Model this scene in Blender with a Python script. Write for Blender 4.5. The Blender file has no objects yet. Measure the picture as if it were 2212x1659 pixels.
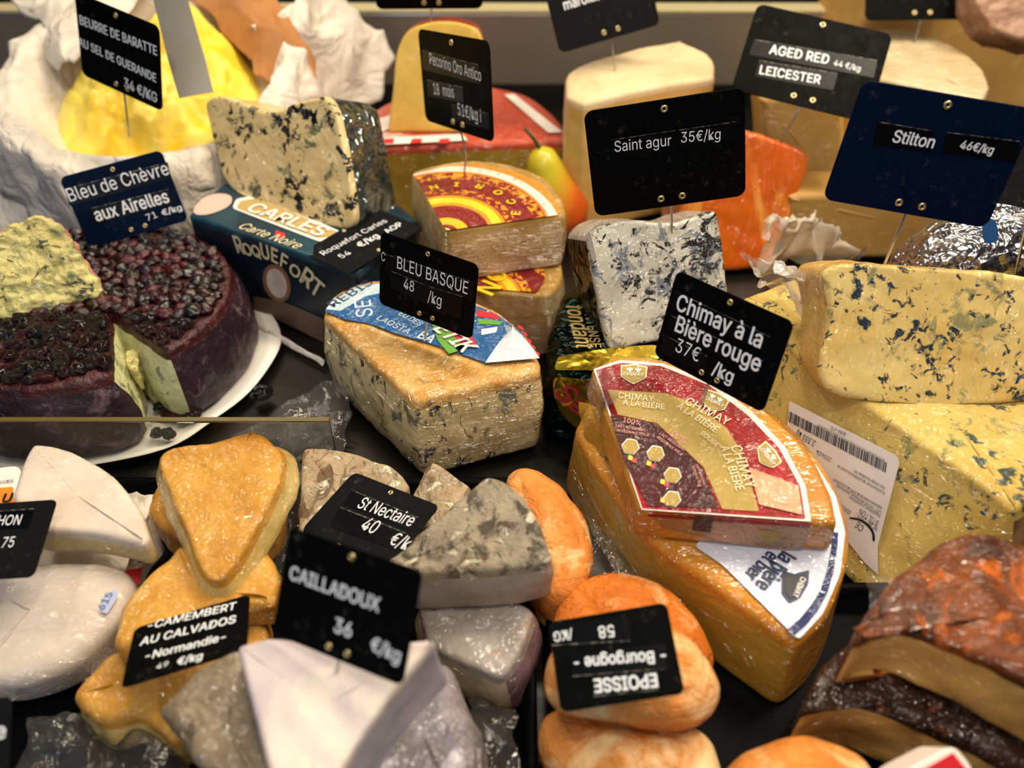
import bpy, bmesh, math, random
import numpy as np
from mathutils import Vector, Matrix, noise
from mathutils.geometry import tessellate_polygon
random.seed(7)
SC = bpy.context.scene
COL = SC.collection
# ------------------------------------------------------------------ camera
FPX = 1800.0; TH = math.radians(40); CH = 0.42
cam = bpy.data.cameras.new('camera'); camo = bpy.data.objects.new('camera', cam); COL.objects.link(camo)
cam.sensor_width = 36; cam.lens = 36 * FPX / 2212
camo.location = (0, 0, CH); camo.rotation_euler = (math.radians(90) - TH, 0, 0)
cam.clip_start = 0.01; cam.clip_end = 20
cam.dof.use_dof = True; cam.dof.focus_distance = 0.53; cam.dof.aperture_fstop = 4.6
SC.camera = camo
SC.view_settings.view_transform = 'Standard'; SC.view_settings.look = 'None'
SC.view_settings.gamma = 1; SC.view_settings.exposure = -0.08; SC.view_settings.use_curve_mapping = False
SC.cycles.max_bounces = 8; SC.cycles.transparent_max_bounces = 12
SC.cycles.sample_clamp_indirect = 4
# ------------------------------------------------------------------ light
w = bpy.data.worlds.new('world'); SC.world = w; w.use_nodes = True
w.node_tree.nodes['Background'].inputs[0].default_value = (0.75, 0.8, 1.0, 1)
w.node_tree.nodes['Background'].inputs[1].default_value = 0.06
def area(name, loc, target, sx, sy, power, col, spread=180):
    l = bpy.data.lights.new(name, 'AREA'); l.shape = 'RECTANGLE'; l.size = sx; l.size_y = sy
    l.energy = power; l.color = col; l.spread = math.radians(spread)
    o = bpy.data.objects.new(name, l); COL.objects.link(o); o.location = loc
    o.rotation_euler = (Vector(target) - Vector(loc)).to_track_quat('-Z', 'Y').to_euler()
area('case_lamp_strip', (0.20, 0.78, 0.95), (0.05, 0.42, 0), 1.8, 0.10, 15.0, (1.0, 0.84, 0.62))
area('case_lamp_strip_front', (0.30, 0.30, 1.0), (0.1, 0.42, 0), 1.4, 0.07, 7.0, (1.0, 0.88, 0.70))
area('shop_daylight', (-0.6, -0.9, 0.95), (0, 0.4, 0), 0.7, 0.7, 6.5, (0.70, 0.80, 1.0))
for k, (lx, ly) in enumerate(((-0.45, 0.55), (0.55, 0.55), (0.1, 0.1))):
    area('glint_spot', (lx, ly, 1.0), (lx * .4, .42, 0), 0.05, 0.05, 1.8, (1.0, 0.86, 0.66))  # small lamps added to put sparkling glints on the cling film
# ------------------------------------------------------------------ pixel -> world
cF = np.array([0, math.cos(TH), -math.sin(TH)]); cU = np.array([0, math.sin(TH), math.cos(TH)]); cR = np.array([1., 0, 0])
RW = np.stack([cR, cU, -cF]); C0 = np.array([0, 0, CH])
def ray(px, py): return cF + (px - 1106) / FPX * cR + (829.5 - py) / FPX * cU
def G(px, py, z): d = ray(px, py); return Vector(C0 + d * (CH - z) / -d[2])
def V(v): return Vector(v)
class Pl:
    """a plane in the place (matrix, local z = 0)"""
    def __init__(s, M): s.M = M; s.I = M.inverted()
    def uv(s, px, py):
        o = s.I @ Vector(C0); d = s.I.to_3x3() @ Vector(ray(px, py)); t = -o.z / d.z
        return Vector((o.x + d.x * t, o.y + d.y * t))
def mat_from(P, n, xh=Vector((1, 0, 0))):
    n = n.normalized(); x = (xh - n * n.dot(xh)).normalized(); y = n.cross(x)
    M = Matrix((x, y, n)).transposed().to_4x4(); M.translation = P; return M
def plane3(a, b, c):
    A, B, Cc = G(*a), G(*b), G(*c); n = (B - A).cross(Cc - A)
    if n.dot(Vector(C0) - A) < 0: n = -n
    return mat_from(A, n)
def plane_up(a, b, lean):
    """upright plane standing on the line a-b, leaning back by lean degrees"""
    A, B = G(*a), G(*b); x = (B - A).normalized(); n = Vector((x.y, -x.x, 0)).normalized()
    if n.dot(Vector(C0) - A) < 0: n = -n
    n = (n * math.cos(math.radians(lean)) + Vector((0, 0, 1)) * math.sin(math.radians(lean)))
    return mat_from(A, n, x)
def flat(z): return mat_from(Vector((0, 0, z)), Vector((0, 0, 1)))
# ------------------------------------------------------------------ objects
def tag(o, label=None, cat=None, group=None, kind=None):
    if label: o['label'] = label
    if cat: o['category'] = cat
    if group: o['group'] = group
    if kind: o['kind'] = kind
    return o
def addmesh(name, verts, faces, mat, parent=None, M=None, smooth=True):
    me = bpy.data.meshes.new(name); me.from_pydata([tuple(v) for v in verts], [], [tuple(int(i) for i in f) for f in faces])
    me.validate(); me.update()
    if smooth: me.polygons.foreach_set('use_smooth', [True] * len(me.polygons))
    if mat: me.materials.append(mat)
    o = bpy.data.objects.new(name, me); COL.objects.link(o)
    if parent is not None: o.parent = parent
    if M is not None:
        if parent is None: o.matrix_world = M
        else: o.matrix_local = M
    return o
def empty(name, M):
    o = bpy.data.objects.new(name, None); COL.objects.link(o); o.matrix_world = M; o.empty_display_size = .01; return o
def outline(P, step=.002, rnd=.003):
    """P: list of (Vector2, corner) -> resampled closed loop, segment ids"""
    n = len(P); cs = [i for i in range(n) if P[i][1]]
    if not cs:
        cs = []
    pts = []; seg = []
    sid = -1
    k0 = cs[0] if cs else 0
    for q in range(n):
        i = (k0 + q) % n; j = (i + 1) % n
        if P[i][1]: sid += 1
        p1, p2 = P[i][0], P[j][0]
        p0 = P[(i - 1) % n][0] if not P[i][1] else p1 * 2 - p2
        p3 = P[(j + 1) % n][0] if not P[j][1] else p2 * 2 - p1
        m = max(3, int((p2 - p1).length / (step * .5)))
        for t in range(m):
            t /= m
            v = 0.5 * ((2 * p1) + (p2 - p0) * t + (2 * p0 - 5 * p1 + 4 * p2 - p3) * t * t + (3 * p1 - p0 - 3 * p2 + p3) * t ** 3)
            pts.append((v.x, v.y)); seg.append(max(sid, 0))
    a = np.array(pts); seg = np.array(seg)
    d = np.r_[0, np.cumsum(np.linalg.norm(np.roll(a, -1, 0) - a, axis=1))]
    L = d[-1]; N = max(24, int(L / step)); s = np.arange(N) * L / N
    aa = np.vstack([a, a[:1]])
    o = np.stack([np.interp(s, d, aa[:, 0]), np.interp(s, d, aa[:, 1])], 1)
    sg = seg[np.clip(np.searchsorted(d, s, 'right') - 1, 0, len(seg) - 1)]
    it = int((rnd / (L / N)) ** 2 * 2)
    for _ in range(min(it, 400)): o = .5 * o + .25 * (np.roll(o, 1, 0) + np.roll(o, -1, 0))
    ar = .5 * np.sum(o[:, 0] * np.roll(o[:, 1], -1) - np.roll(o[:, 0], -1) * o[:, 1])
    if ar < 0: o = o[::-1].copy(); sg = sg[::-1].copy()
    return o, sg
def onorm(o):
    t = np.roll(o, -1, 0) - np.roll(o, 1, 0); n = np.stack([t[:, 1], -t[:, 0]], 1)
    return n / (np.linalg.norm(n, axis=1)[:, None] + 1e-12)
def loops(rings, cap0=None, cap1=None):
    """rings: list of (N,3); returns verts, faces (+ face ring index)"""
    N = len(rings[0]); v = np.vstack(rings); f = []; ri = []
    for k in range(len(rings) - 1):
        a = k * N; b = a + N
        for i in range(N):
            j = (i + 1) % N; f.append((a + i, b + i, b + j, a + j)); ri.append((k, i))
    if cap0 is not None:
        v = np.vstack([v, [cap0]]); c = len(v) - 1
        for i in range(N): f.append((c, i, (i + 1) % N)); ri.append((0, i))
    if cap1 is not None:
        v = np.vstack([v, [cap1]]); c = len(v) - 1; b = (len(rings) - 1) * N
        for i in range(N): f.append((c, b + (i + 1) % N, b + i)); ri.append((len(rings) - 1, i))
    return v, f, ri
def vnormals(v, f):
    n = np.zeros_like(v); q = np.array([(a[0], a[1], a[2], a[3] if len(a) > 3 else a[0]) for a in f])
    fn = np.cross(v[q[:, 2]] - v[q[:, 0]], v[q[:, 3]] - v[q[:, 1]])
    for k in range(4): np.add.at(n, q[:, k], fn)
    return n / (np.linalg.norm(n, axis=1)[:, None] + 1e-15)
class Thing:
    pass
def body(name, label, cat, pl, pts, th, mats, top='rind', sides='rind', bot=None, r=.003, rb=.003, flare=0., bulge=0., dome=0.,
         amp=.0008, freq=60., topamp=1., step=.0022, rnd=.003, center=None, group=None, names=None, warp=None, seed=0, film=None, zmin=None):
    P0 = Pl(pl); uv = [(P0.uv(p[0], p[1]), len(p) > 2) for p in pts]
    cen = sum((u for u, c in uv), Vector((0, 0))) / len(uv)
    Mt = pl @ Matrix.Translation((cen.x, cen.y, 0)); Mb = Mt @ Matrix.Translation((0, 0, -th))
    uv = [(u - cen, c) for u, c in uv]
    o, sg = outline(uv, step, rnd); n2 = onorm(o); N = len(o)
    if center is None: c2 = o.mean(0)
    else: c2 = np.array(P0.uv(*center) - cen)
    R = []; kind = []
    def ring(off, z, sc=1.):
        q = o + n2 * off; q = c2 + (q - c2) * sc
        zz = np.full((N, 1), z); R.append(np.hstack([q, zz]))
    nr = max(6, int(np.abs(o - c2).max() / (step * 1.6)))
    for k in range(1, nr + 1):
        s = k / (nr + 1); ring(-r, th + dome * (1 - s * s), s); kind.append(0)
    na = 5 if r < .006 else 9
    for k in range(na + 1):
        a = k / na * math.pi / 2; ring(-r + r * math.sin(a), th - r * (1 - math.cos(a))); kind.append(0)
    ns = max(3, int((th - r - rb) / (step * 1.3)))
    for k in range(1, ns):
        t = k / ns; ring(flare * t + bulge * math.sin(math.pi * t), th - r - (th - r - rb) * t); kind.append(1)
    for k in range(4):
        a = k / 3 * math.pi / 2; ring(flare - rb * (1 - math.cos(a)), rb - rb * math.sin(a)); kind.append(2 if k > 1 else 1)
    for s in (.7, .35): ring(flare - rb, 0, s); kind.append(2)
    v, f, ri = loops(R, (c2[0], c2[1], th + dome), (c2[0], c2[1], 0))
    f = [tuple(reversed(a)) if False else a for a in f]
    nv = vnormals(v, f)
    if nv[N * (nr // 2)][2] < 0: f = [tuple(reversed(a)) for a in f]; nv = -nv
    if amp:
        off = Vector((seed * 3.1, seed * 1.7, 0)); K = len(R)
        for i in range(len(v)):
            k = i // N; p = Vector(v[i])
            wgt = topamp if (k < nr or k >= K) and v[i][2] > th * .5 else 1.
            if k >= K - 4: wgt = .2
            d = noise.noise(p * freq + off) + .45 * noise.noise(p * freq * 2.7 + off)
            v[i] += nv[i] * (amp * d * wgt)
    if zmin is not None:      # rests flat on what lies under it
        Ib = Mb.inverted()
        for i in range(len(v)):
            q = Mb @ Vector(v[i])
            if q.z < zmin: q.z = zmin + (q.z - zmin) * .02; v[i] = Ib @ q
    # split in parts
    if isinstance(sides, str): sides = {}; dflt = None
    else: dflt = None
    def part_of(q):
        k, i = q
        kd = kind[min(k, len(kind) - 1)] if q != (0, 0) else 0
        if k >= len(kind): kd = 2
        if kd == 0: return top
        s = sides.get(int(sg[i]), sides.get('d', top))
        if kd == 2: return bot or s
        return s
    pn = [part_of(q) for q in ri]
    # cap1 faces are last N
    for i in range(N): pn[len(f) - 1 - i] = bot or sides.get('d', top)
    kinds = []
    for p in pn:
        if p not in kinds: kinds.append(p)
    T = Thing(); T.th = th; T.M = Mb; T.Mt = Mt; T.P0 = P0; T.cen = cen; T.top = Pl(Mt)
    single = len(kinds) == 1
    if not single: T.o = empty(name, Mb)
    for kd in kinds:
        fs = [f[i] for i in range(len(f)) if pn[i] == kd]
        idx = sorted({j for a in fs for j in a}); mp = {j: q for q, j in enumerate(idx)}
        vv = v[idx]; ff = [tuple(mp[j] for j in a) for a in fs]
        if single: T.o = addmesh(name, vv, ff, mats[kd], None, Mb)
        else: addmesh((names or {}).get(kd, kd), vv, ff, mats[kd], T.o)
    tag(T.o, label, cat, group)
    return T
def lift(T, dz=.0006): return Pl(T.Mt @ Matrix.Translation((0, 0, dz)))
def side_plane(T, a, b, flare=0., dz=.0008):
    """plane of the side face hanging under the top edge a-b"""
    A = T.top.uv(*a); B = T.top.uv(*b); x = Vector((B.x - A.x, B.y - A.y, 0)).normalized()
    n = Vector((x.y, -x.x, 0))
    wn = T.Mt.to_3x3() @ n; wp = T.Mt @ Vector((A.x, A.y, 0))
    if wn.dot(Vector(C0) - wp) < 0: n = -n; x = -x
    d = (n * flare + Vector((0, 0, -T.th))).normalized(); nn = x.cross(-d).normalized()
    if nn.dot(n) < 0: nn = -nn
    M = mat_from(Vector((A.x, A.y, 0)) + nn * dz, nn, x); return Pl(T.Mt @ M)
def patch(T, pl, name, pts, mat, thick=.0002, rnd=.0, parent=None, label=None, smoothline=False, bend=None):
    uv = [(pl.uv(p[0], p[1]), len(p) > 2 or not smoothline) for p in pts]
    o, _ = outline(uv, .0015, rnd)
    bm = bmesh.new(); vs = [bm.verts.new((a, b, 0)) for a, b in o]
    for t in tessellate_polygon([[Vector((a, b, 0)) for a, b in o]]):
        try: bm.faces.new([vs[i] for i in t])
        except ValueError: pass
    ex = bmesh.ops.extrude_face_region(bm, geom=list(bm.faces))
    for g in ex['geom']:
        if isinstance(g, bmesh.types.BMVert): g.co.z += thick
    bmesh.ops.recalc_face_normals(bm, faces=bm.faces)
    me = bpy.data.meshes.new(name); bm.to_mesh(me); bm.free()
    base = parent or T.o
    me.transform(T.M.inverted() @ pl.M); me.materials.append(mat)
    ob = bpy.data.objects.new(name, me); COL.objects.link(ob); ob.parent = base
    if label: ob['label'] = label
    return ob
_tc = {}
try:      # the plain sans face that ships inside Blender; else its built-in face
    import os
    FONT = bpy.data.fonts.load(os.path.join(bpy.utils.resource_path('LOCAL'), 'datafiles', 'fonts', 'Inter.woff2'))
except Exception:
    FONT = None
def textmesh(s, bold=0., serif=False):
    key = (s, bold, serif)
    if key in _tc: return _tc[key]
    cu = bpy.data.curves.new('lettering', 'FONT'); cu.body = s; cu.size = 1; cu.font = FONT or cu.font; cu.offset = 0; cu.extrude = 0; cu.resolution_u = 4
    ob = bpy.data.objects.new('lettering', cu)
    me = bpy.data.meshes.new_from_object(ob); bpy.data.objects.remove(ob); bpy.data.curves.remove(cu)
    v = np.array([x.co[:] for x in me.vertices]); f = [tuple(p.vertices) for p in me.polygons]
    x0, x1 = v[:, 0].min(), v[:, 0].max(); v[:, 0] -= x0
    bpy.data.meshes.remove(me)
    if bold:          # heavier strokes: the outline laid a little apart
        V0 = v; F0 = f; n0 = len(v); v = []; f = []
        for k, (dx, dy) in enumerate(((-1, 0), (1, 0), (0, .8), (0, -.8), (.7, .6), (-.7, -.6), (.7, -.6), (-.7, .6))):
            v.append(V0 + np.array([dx * bold * .5, dy * bold * .5, k * .006])); f += [tuple(i + k * n0 for i in q) for q in F0]
        v = np.vstack(v)
    _tc[key] = (v, f, x1 - x0); return _tc[key]
def text(T, pl, s, p0, p1, mat, vs=1.15, bold=0., name='lettering', parent=None, dz=.0003, label=None, slant=0.):
    v, f, W = textmesh(s, bold); a, b = pl.uv(*p0), pl.uv(*p1); d = b - a; sx = d.length / W; x = d.normalized(); y = Vector((-x.y, x.x))
    sy = sx * vs
    q = [(a.x + x.x * c[0] * sx + (y.x + x.x * slant) * c[1] * sy, a.y + x.y * c[0] * sx + (y.y + x.y * slant) * c[1] * sy, dz + c[2] * sx * .5) for c in v]
    M = T.M.inverted() @ pl.M
    q = [M @ Vector(c) for c in q]
    o = addmesh(name, q, f, mat, parent or T.o, smooth=False)
    if label: o['label'] = label
    return o
def arctext(T, pl, s, cpx, rpx, a0, a1, size, mat, bold=0., inward=True, name='lettering', dz=.0004, wide=1.):
    c = pl.uv(*cpx); R = (pl.uv(*rpx) - c).length; V_ = []; F_ = []
    for k, ch in enumerate(s):
        if ch == ' ': continue
        v, f, W = textmesh(ch, bold); ph = math.radians(a0 + (a1 - a0) * (k + .5) / len(s)); rad = Vector((math.cos(ph), math.sin(ph)))
        tan = Vector((-rad.y, rad.x)); y = -rad if inward else rad; x = tan if inward else -tan
        P = c + rad * R; b = len(V_); h = size
        for q in v:
            u = P + x * ((q[0] - W / 2) * h * wide) + y * ((q[1] - .35) * h); V_.append((u.x, u.y, dz))
        F_ += [tuple(j + b for j in g) for g in f]
    M = T.M.inverted() @ pl.M
    return addmesh(name, [M @ Vector(q) for q in V_], F_, mat, T.o, smooth=False)
def tube(name, path, rad, mat, parent=None, n=8, M=None, radii=None):
    path = [Vector(p) for p in path]; rings = []; up = Vector((.3, .5, .8))
    for i, p in enumerate(path):
        t = (path[min(i + 1, len(path) - 1)] - path[max(i - 1, 0)]).normalized(); a = t.cross(up).normalized(); b = t.cross(a)
        rr = radii[i] if radii else rad
        rings.append(np.array([p + (a * math.cos(q) + b * math.sin(q)) * rr for q in np.linspace(0, 2 * math.pi, n, endpoint=False)]))
    v, f, _ = loops(rings, tuple(path[0]), tuple(path[-1]))
    return addmesh(name, v, f, mat, parent, M)
def boxm(name, x0, x1, y0, y1, z0, z1, mat, parent=None, bev=.002):
    bm = bmesh.new(); bmesh.ops.create_cube(bm, size=1)
    for q in bm.verts: q.co = Vector(((x0 + x1) / 2 + q.co.x * (x1 - x0), (y0 + y1) / 2 + q.co.y * (y1 - y0), (z0 + z1) / 2 + q.co.z * (z1 - z0)))
    if bev: bmesh.ops.bevel(bm, geom=list(bm.edges), offset=bev, segments=2, affect='EDGES', profile=.5)
    me = bpy.data.meshes.new(name); bm.to_mesh(me); bm.free(); me.materials.append(mat)
    o = bpy.data.objects.new(name, me); COL.objects.link(o); o.parent = parent; return o
# ------------------------------------------------------------------ materials
def hexc(h):
    if isinstance(h, tuple): return h if len(h) == 4 else h + (1,)
    h = h.lstrip('#'); c = [int(h[i:i + 2], 16) / 255 for i in (0, 2, 4)]
    return tuple(x / 12.92 if x <= .04045 else ((x + .055) / 1.055) ** 2.4 for x in c) + (1,)
class NT:
    def __init__(s, name):
        s.m = bpy.data.materials.new(name); s.m.use_nodes = True; s.t = s.m.node_tree; s.b = s.t.nodes['Principled BSDF']
        s.tc = s.n('ShaderNodeTexCoord').outputs['Object']
    def n(s, k, **kw):
        x = s.t.nodes.new(k)
        for a, b in kw.items(): setattr(x, a, b)
        return x
    def L(s, a, b): s.t.links.new(a, b)
    def set(s, x, i, v):
        if hasattr(v, 'is_output'): s.L(v, x.inputs[i])
        else: x.inputs[i].default_value = v
    def mapv(s, sc=(1, 1, 1), loc=(0, 0, 0), rot=(0, 0, 0), vec=None):
        x = s.n('ShaderNodeMapping'); s.L(vec or s.tc, x.inputs[0]); x.inputs['Scale'].default_value = sc; x.inputs['Location'].default_value = loc; x.inputs['Rotation'].default_value = rot
        return x.outputs[0]
    def noise(s, scale, detail=4, rough=.55, dist=0., vec=None, out='Fac'):
        x = s.n('ShaderNodeTexNoise'); s.L(vec or s.tc, x.inputs['Vector']); x.inputs['Scale'].default_value = scale
        x.inputs['Detail'].default_value = detail; x.inputs['Roughness'].default_value = rough; x.inputs['Distortion'].default_value = dist
        return x.outputs[out]
    def voro(s, scale, feat='F1', vec=None, out='Distance', rnd=1.):
        x = s.n('ShaderNodeTexVoronoi', feature=feat); s.L(vec or s.tc, x.inputs['Vector']); x.inputs['Scale'].default_value = scale; x.inputs['Randomness'].default_value = rnd
        return x.outputs[out]
    def ramp(s, fac, stops, interp='LINEAR'):
        x = s.n('ShaderNodeValToRGB'); s.L(fac, x.inputs[0]); cr = x.color_ramp; cr.interpolation = interp
        while len(cr.elements) < len(stops): cr.elements.new(.5)
        for e, (p, c) in zip(cr.elements, stops): e.position = p; e.color = hexc(c) if not isinstance(c, (int, float)) else (c, c, c, 1)
        return x.outputs[0]
    def mix(s, fac, a, b):
        x = s.n('ShaderNodeMix', data_type='RGBA'); s.set(x, 0, fac)
        for i, v in ((6, a), (7, b)):
            if isinstance(v, (str, tuple)): x.inputs[i].default_value = hexc(v)
            else: s.L(v, x.inputs[i])
        return x.outputs[2]
    def math(s, op, a, b=0.):
        x = s.n('ShaderNodeMath', operation=op); s.set(x, 0, a); s.set(x, 1, b); return x.outputs[0]
    def bump(s, h, strength=.5, dist=.001, normal=None):
        x = s.n('ShaderNodeBump'); s.L(h, x.inputs['Height']); x.inputs['Strength'].default_value = strength; x.inputs['Distance'].default_value = dist
        if normal: s.L(normal, x.inputs['Normal'])
        return x.outputs[0]
    def out(s, col=None, rough=None, metal=None, bump=None, spec=None):
        b = s.b
        if col is not None:
            if isinstance(col, (str, tuple)): b.inputs['Base Color'].default_value = hexc(col)
            else: s.L(col, b.inputs['Base Color'])
        if rough is not None: s.set(b, 'Roughness', rough)
        if metal is not None: s.set(b, 'Metallic', metal)
        if spec is not None: s.set(b, 'Specular IOR Level', spec)
        if bump is not None: s.L(bump, b.inputs['Normal'])
        return s.m
    def film(s, k=1., streak=(1, 1, 1), rot=(0, 0, 0), fine=1., rough=.08):
        """cling film stretched over the surface: a clear coat with its own wrinkles"""
        v = s.mapv(streak, rot=rot)
        a = s.noise(48 * fine, 3, .6, 2.4, v)
        r1 = s.math('ABSOLUTE', s.math('SUBTRACT', s.noise(40 * fine, 3, .5, 1.4, s.mapv(streak, loc=(.3, .1, .2), rot=rot)), .5)); r1 = s.ramp(r1, [(0, 1), (.04, 0)])
        r2 = s.math('ABSOLUTE', s.math('SUBTRACT', s.noise(130 * fine, 2, .5, .8, v), .5)); r2 = s.ramp(r2, [(0, 1), (.08, 0)])
        h = s.math('ADD', s.math('ADD', s.math('MULTIPLY', a, .95), s.math('MULTIPLY', r1, .34)), s.math('MULTIPLY', r2, .05))
        s.b.inputs['Specular IOR Level'].default_value = .08
        s.b.inputs['Coat Weight'].default_value = min(1., k); s.b.inputs['Coat Roughness'].default_value = rough
        s.b.inputs['Coat IOR'].default_value = 1.85
        s.L(s.bump(h, 1., .0065), s.b.inputs['Coat Normal'])
def cheese(name, c1, c2, sc=30, spots=(), bump=(120, .35), rough=.5, film=0, streak=(1, 1, 1), rot=(0, 0, 0), fine=1., sss=0, bd=.0012, ridge=0, mid=(.35, .65), bdist=0.):
    s = NT(name)
    col = s.ramp(s.noise(sc, 5, .6, .3), [(mid[0], c1), (mid[1], c2)])
    h = s.noise(bump[0], 5, .6, bdist)
    if ridge:
        r1 = s.noise(ridge, 4, .55, 1.6); r2 = s.math('ABSOLUTE', s.math('SUBTRACT', r1, .5)); r2 = s.ramp(r2, [(0, 0), (.09, 1)])
        h = s.math('ADD', s.math('MULTIPLY', h, .5), r2)
    for sp in spots:
        (c, nsc, t0, t1) = sp[:4]; st = sp[4] if len(sp) > 4 else (1, 1, 1); dist = sp[5] if len(sp) > 5 else .8; big = sp[6] if len(sp) > 6 else 0
        vv = s.mapv(st, loc=(nsc * .013, nsc * .007, .3))
        f = s.noise(nsc, 6, .62, dist, vv)
        if big:
            g = s.noise(big, 2, .5, .3, s.mapv((1, 1, 1), loc=(.7, .2, .1))); f = s.math('ADD', f, s.math('MULTIPLY', s.math('SUBTRACT', g, .5), .5))
        m = s.ramp(f, [(t0, 0), (t1, 1)]); col = s.mix(m, col, c)
        if t1 > t0: h = s.math('SUBTRACT', h, s.math('MULTIPLY', m, .5))
    s.out(col, rough, bump=s.bump(h, bump[1], bd))
    if sss: s.b.inputs['Subsurface Weight'].default_value = sss; s.b.inputs['Subsurface Radius'].default_value = (.006, .004, .002); s.b.inputs['Subsurface Scale'].default_value = 1.
    if film: s.film(film, streak, rot, fine)
    return s.m
def plain(name, c, rough=.5, metal=0., bump=None, film=0, var=0., coat=0, spec=.5, **kw):
    s = NT(name); col = c
    if var:
        a = hexc(c); lo = tuple(x * (1 - var) for x in a[:3]); hi = tuple(min(1, x * (1 + var)) for x in a[:3]); col = s.ramp(s.noise(25, 5), [(.3, lo), (.7, hi)])
    s.out(col, rough, metal, s.bump(s.noise(bump[0], 5, .6, .5), bump[1], .001) if bump else None, spec)
    if film: s.film(film, **kw)
    if coat: s.b.inputs['Coat Weight'].default_value = coat; s.b.inputs['Coat Roughness'].default_value = .05
    return s.m
def radial(name, cx, cy, R, stops, film=0, noise_cols=(), rough=.35, sy=1.):
    """print in rings round a centre (local metres)"""
    s = NT(name); v = s.n('ShaderNodeVectorMath', operation='SUBTRACT'); s.L(s.tc, v.inputs[0]); v.inputs[1].default_value = (cx, cy, 0)
    v2 = s.n('ShaderNodeVectorMath', operation='MULTIPLY'); s.L(v.outputs[0], v2.inputs[0]); v2.inputs[1].default_value = (1, sy, 0)
    l = s.n('ShaderNodeVectorMath', operation='LENGTH'); s.L(v2.outputs[0], l.inputs[0]); d = s.math('DIVIDE', l.outputs['Value'], R)
    col = s.ramp(d, stops, 'CONSTANT')
    for (c, nsc, t0, t1, r0, r1) in noise_cols:
        z = s.ramp(d, [(0, 0), (r0, 1), (r1, 0)], 'CONSTANT'); f = s.ramp(s.noise(nsc, 3, .6, .8), [(t0, 0), (t1, 1)])
        col = s.mix(s.math('MULTIPLY', z, f), col, c)
    s.out(col, rough)
    if film: s.film(film)
    return s.m
def foil(name, c1='#c8ccd0', c2='#8f9498', scale=60, strength=1., tint=None):
    s = NT(name); v = s.noise(25, 2, .5, 1., out='Color'); vv = s.n('ShaderNodeVectorMath', operation='MULTIPLY_ADD')
    s.L(v, vv.inputs[0]); vv.inputs[1].default_value = (.02, .02, .02); s.L(s.tc, vv.inputs[2])
    a = s.voro(scale, 'F1', vv.outputs[0]); b = s.voro(scale * 2.3, 'F1', vv.outputs[0])
    h = s.math('ADD', a, s.math('MULTIPLY', b, .4)); col = s.ramp(s.noise(40, 3), [(.35, c1), (.65, c2)])
    s.out(col, .22, .95, s.bump(h, strength, .004)); return s.m
def clear(name='cling_film', alpha=.03, veil='#ffffff', fine=1.):
    s = NT(name); t = s.t; nd = t.nodes; nd.remove(s.b)
    tr = s.n('ShaderNodeBsdfTransparent'); gl = s.n('ShaderNodeBsdfGlossy'); gl.inputs['Roughness'].default_value = .08
    a = s.noise(70 * fine, 3, .6, 1.5); b = s.noise(200 * fine, 2, .5, .5); bp = s.bump(s.math('ADD', a, s.math('MULTIPLY', b, .3)), .8, .003)
    s.L(bp, gl.inputs['Normal']); df = s.n('ShaderNodeBsdfDiffuse'); df.inputs[0].default_value = hexc(veil)
    fr = s.n('ShaderNodeFresnel'); fr.inputs[0].default_value = 1.45; s.L(bp, fr.inputs[1])
    m1 = s.n('ShaderNodeMixShader'); s.L(s.math('ADD', fr.outputs[0], .03), m1.inputs[0]); s.L(tr.outputs[0], m1.inputs[1]); s.L(gl.outputs[0], m1.inputs[2])
    m2 = s.n('ShaderNodeMixShader'); m2.inputs[0].default_value = alpha; s.L(m1.outputs[0], m2.inputs[1]); s.L(df.outputs[0], m2.inputs[2])
    s.L(m2.outputs[0], nd['Material Output'].inputs[0]); return s.m
# ------------------------------------------------------------------ price signs
def rot(w):
    a = np.linalg.norm(w)
    if a < 1e-9: return np.eye(3)
    k = w / a; K = np.array([[0, -k[2], k[1]], [k[2], 0, -k[0]], [-k[1], k[0], 0]])
    return np.eye(3) + math.sin(a) * K + (1 - math.cos(a)) * K @ K
def solve_pose(c, asp, yaw, lean, reg=3.):
    """orientation of a flat rectangular card from its four corners"""
    c = np.array(c, float); y = math.radians(yaw); l = math.radians(lean)
    n = np.array([math.sin(y) * math.cos(l), -math.cos(y) * math.cos(l), math.sin(l)])
    e = (c[1] - c[0] + c[2] - c[3]); X = e[0] * cR - e[1] * cU; X = X - n * (X @ n); X /= np.linalg.norm(X)
    B0 = np.stack([X, np.cross(n, X), n], 1); q = np.array([[-asp / 2, .5], [asp / 2, .5], [asp / 2, -.5], [-asp / 2, -.5]])
    cm = c.mean(0); p = np.array([0, 0, 0, cm[0], cm[1], math.log(asp * FPX / (np.linalg.norm(e) / 2))])
    def res(p):
        B = rot(p[:3]) @ B0; Cn = ray(p[3], p[4]) * math.exp(p[5]); o = []
        for a in q:
            v = RW @ (Cn + B[:, 0] * a[0] + B[:, 1] * a[1]); o += [1106 + FPX * v[0] / -v[2], 829.5 - FPX * v[1] / -v[2]]
        return np.concatenate([np.array(o) - c.ravel(), reg * p[:3] * 3])
    lam = 1.
    for _ in range(120):
        r0 = res(p); J = np.stack([(res(p + d) - r0) / 1e-5 for d in np.eye(6) * 1e-5], 1); A = J.T @ J
        s = np.linalg.solve(A + lam * np.diag(np.diag(A) + 1e-9), -J.T @ r0)
        if (res(p + s) ** 2).sum() < (r0 ** 2).sum(): p = p + s; lam *= .5
        else: lam *= 3
        if lam > 1e8: break
    return rot(p[:3]) @ B0, ray(p[3], p[4]) * math.exp(p[5])
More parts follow.
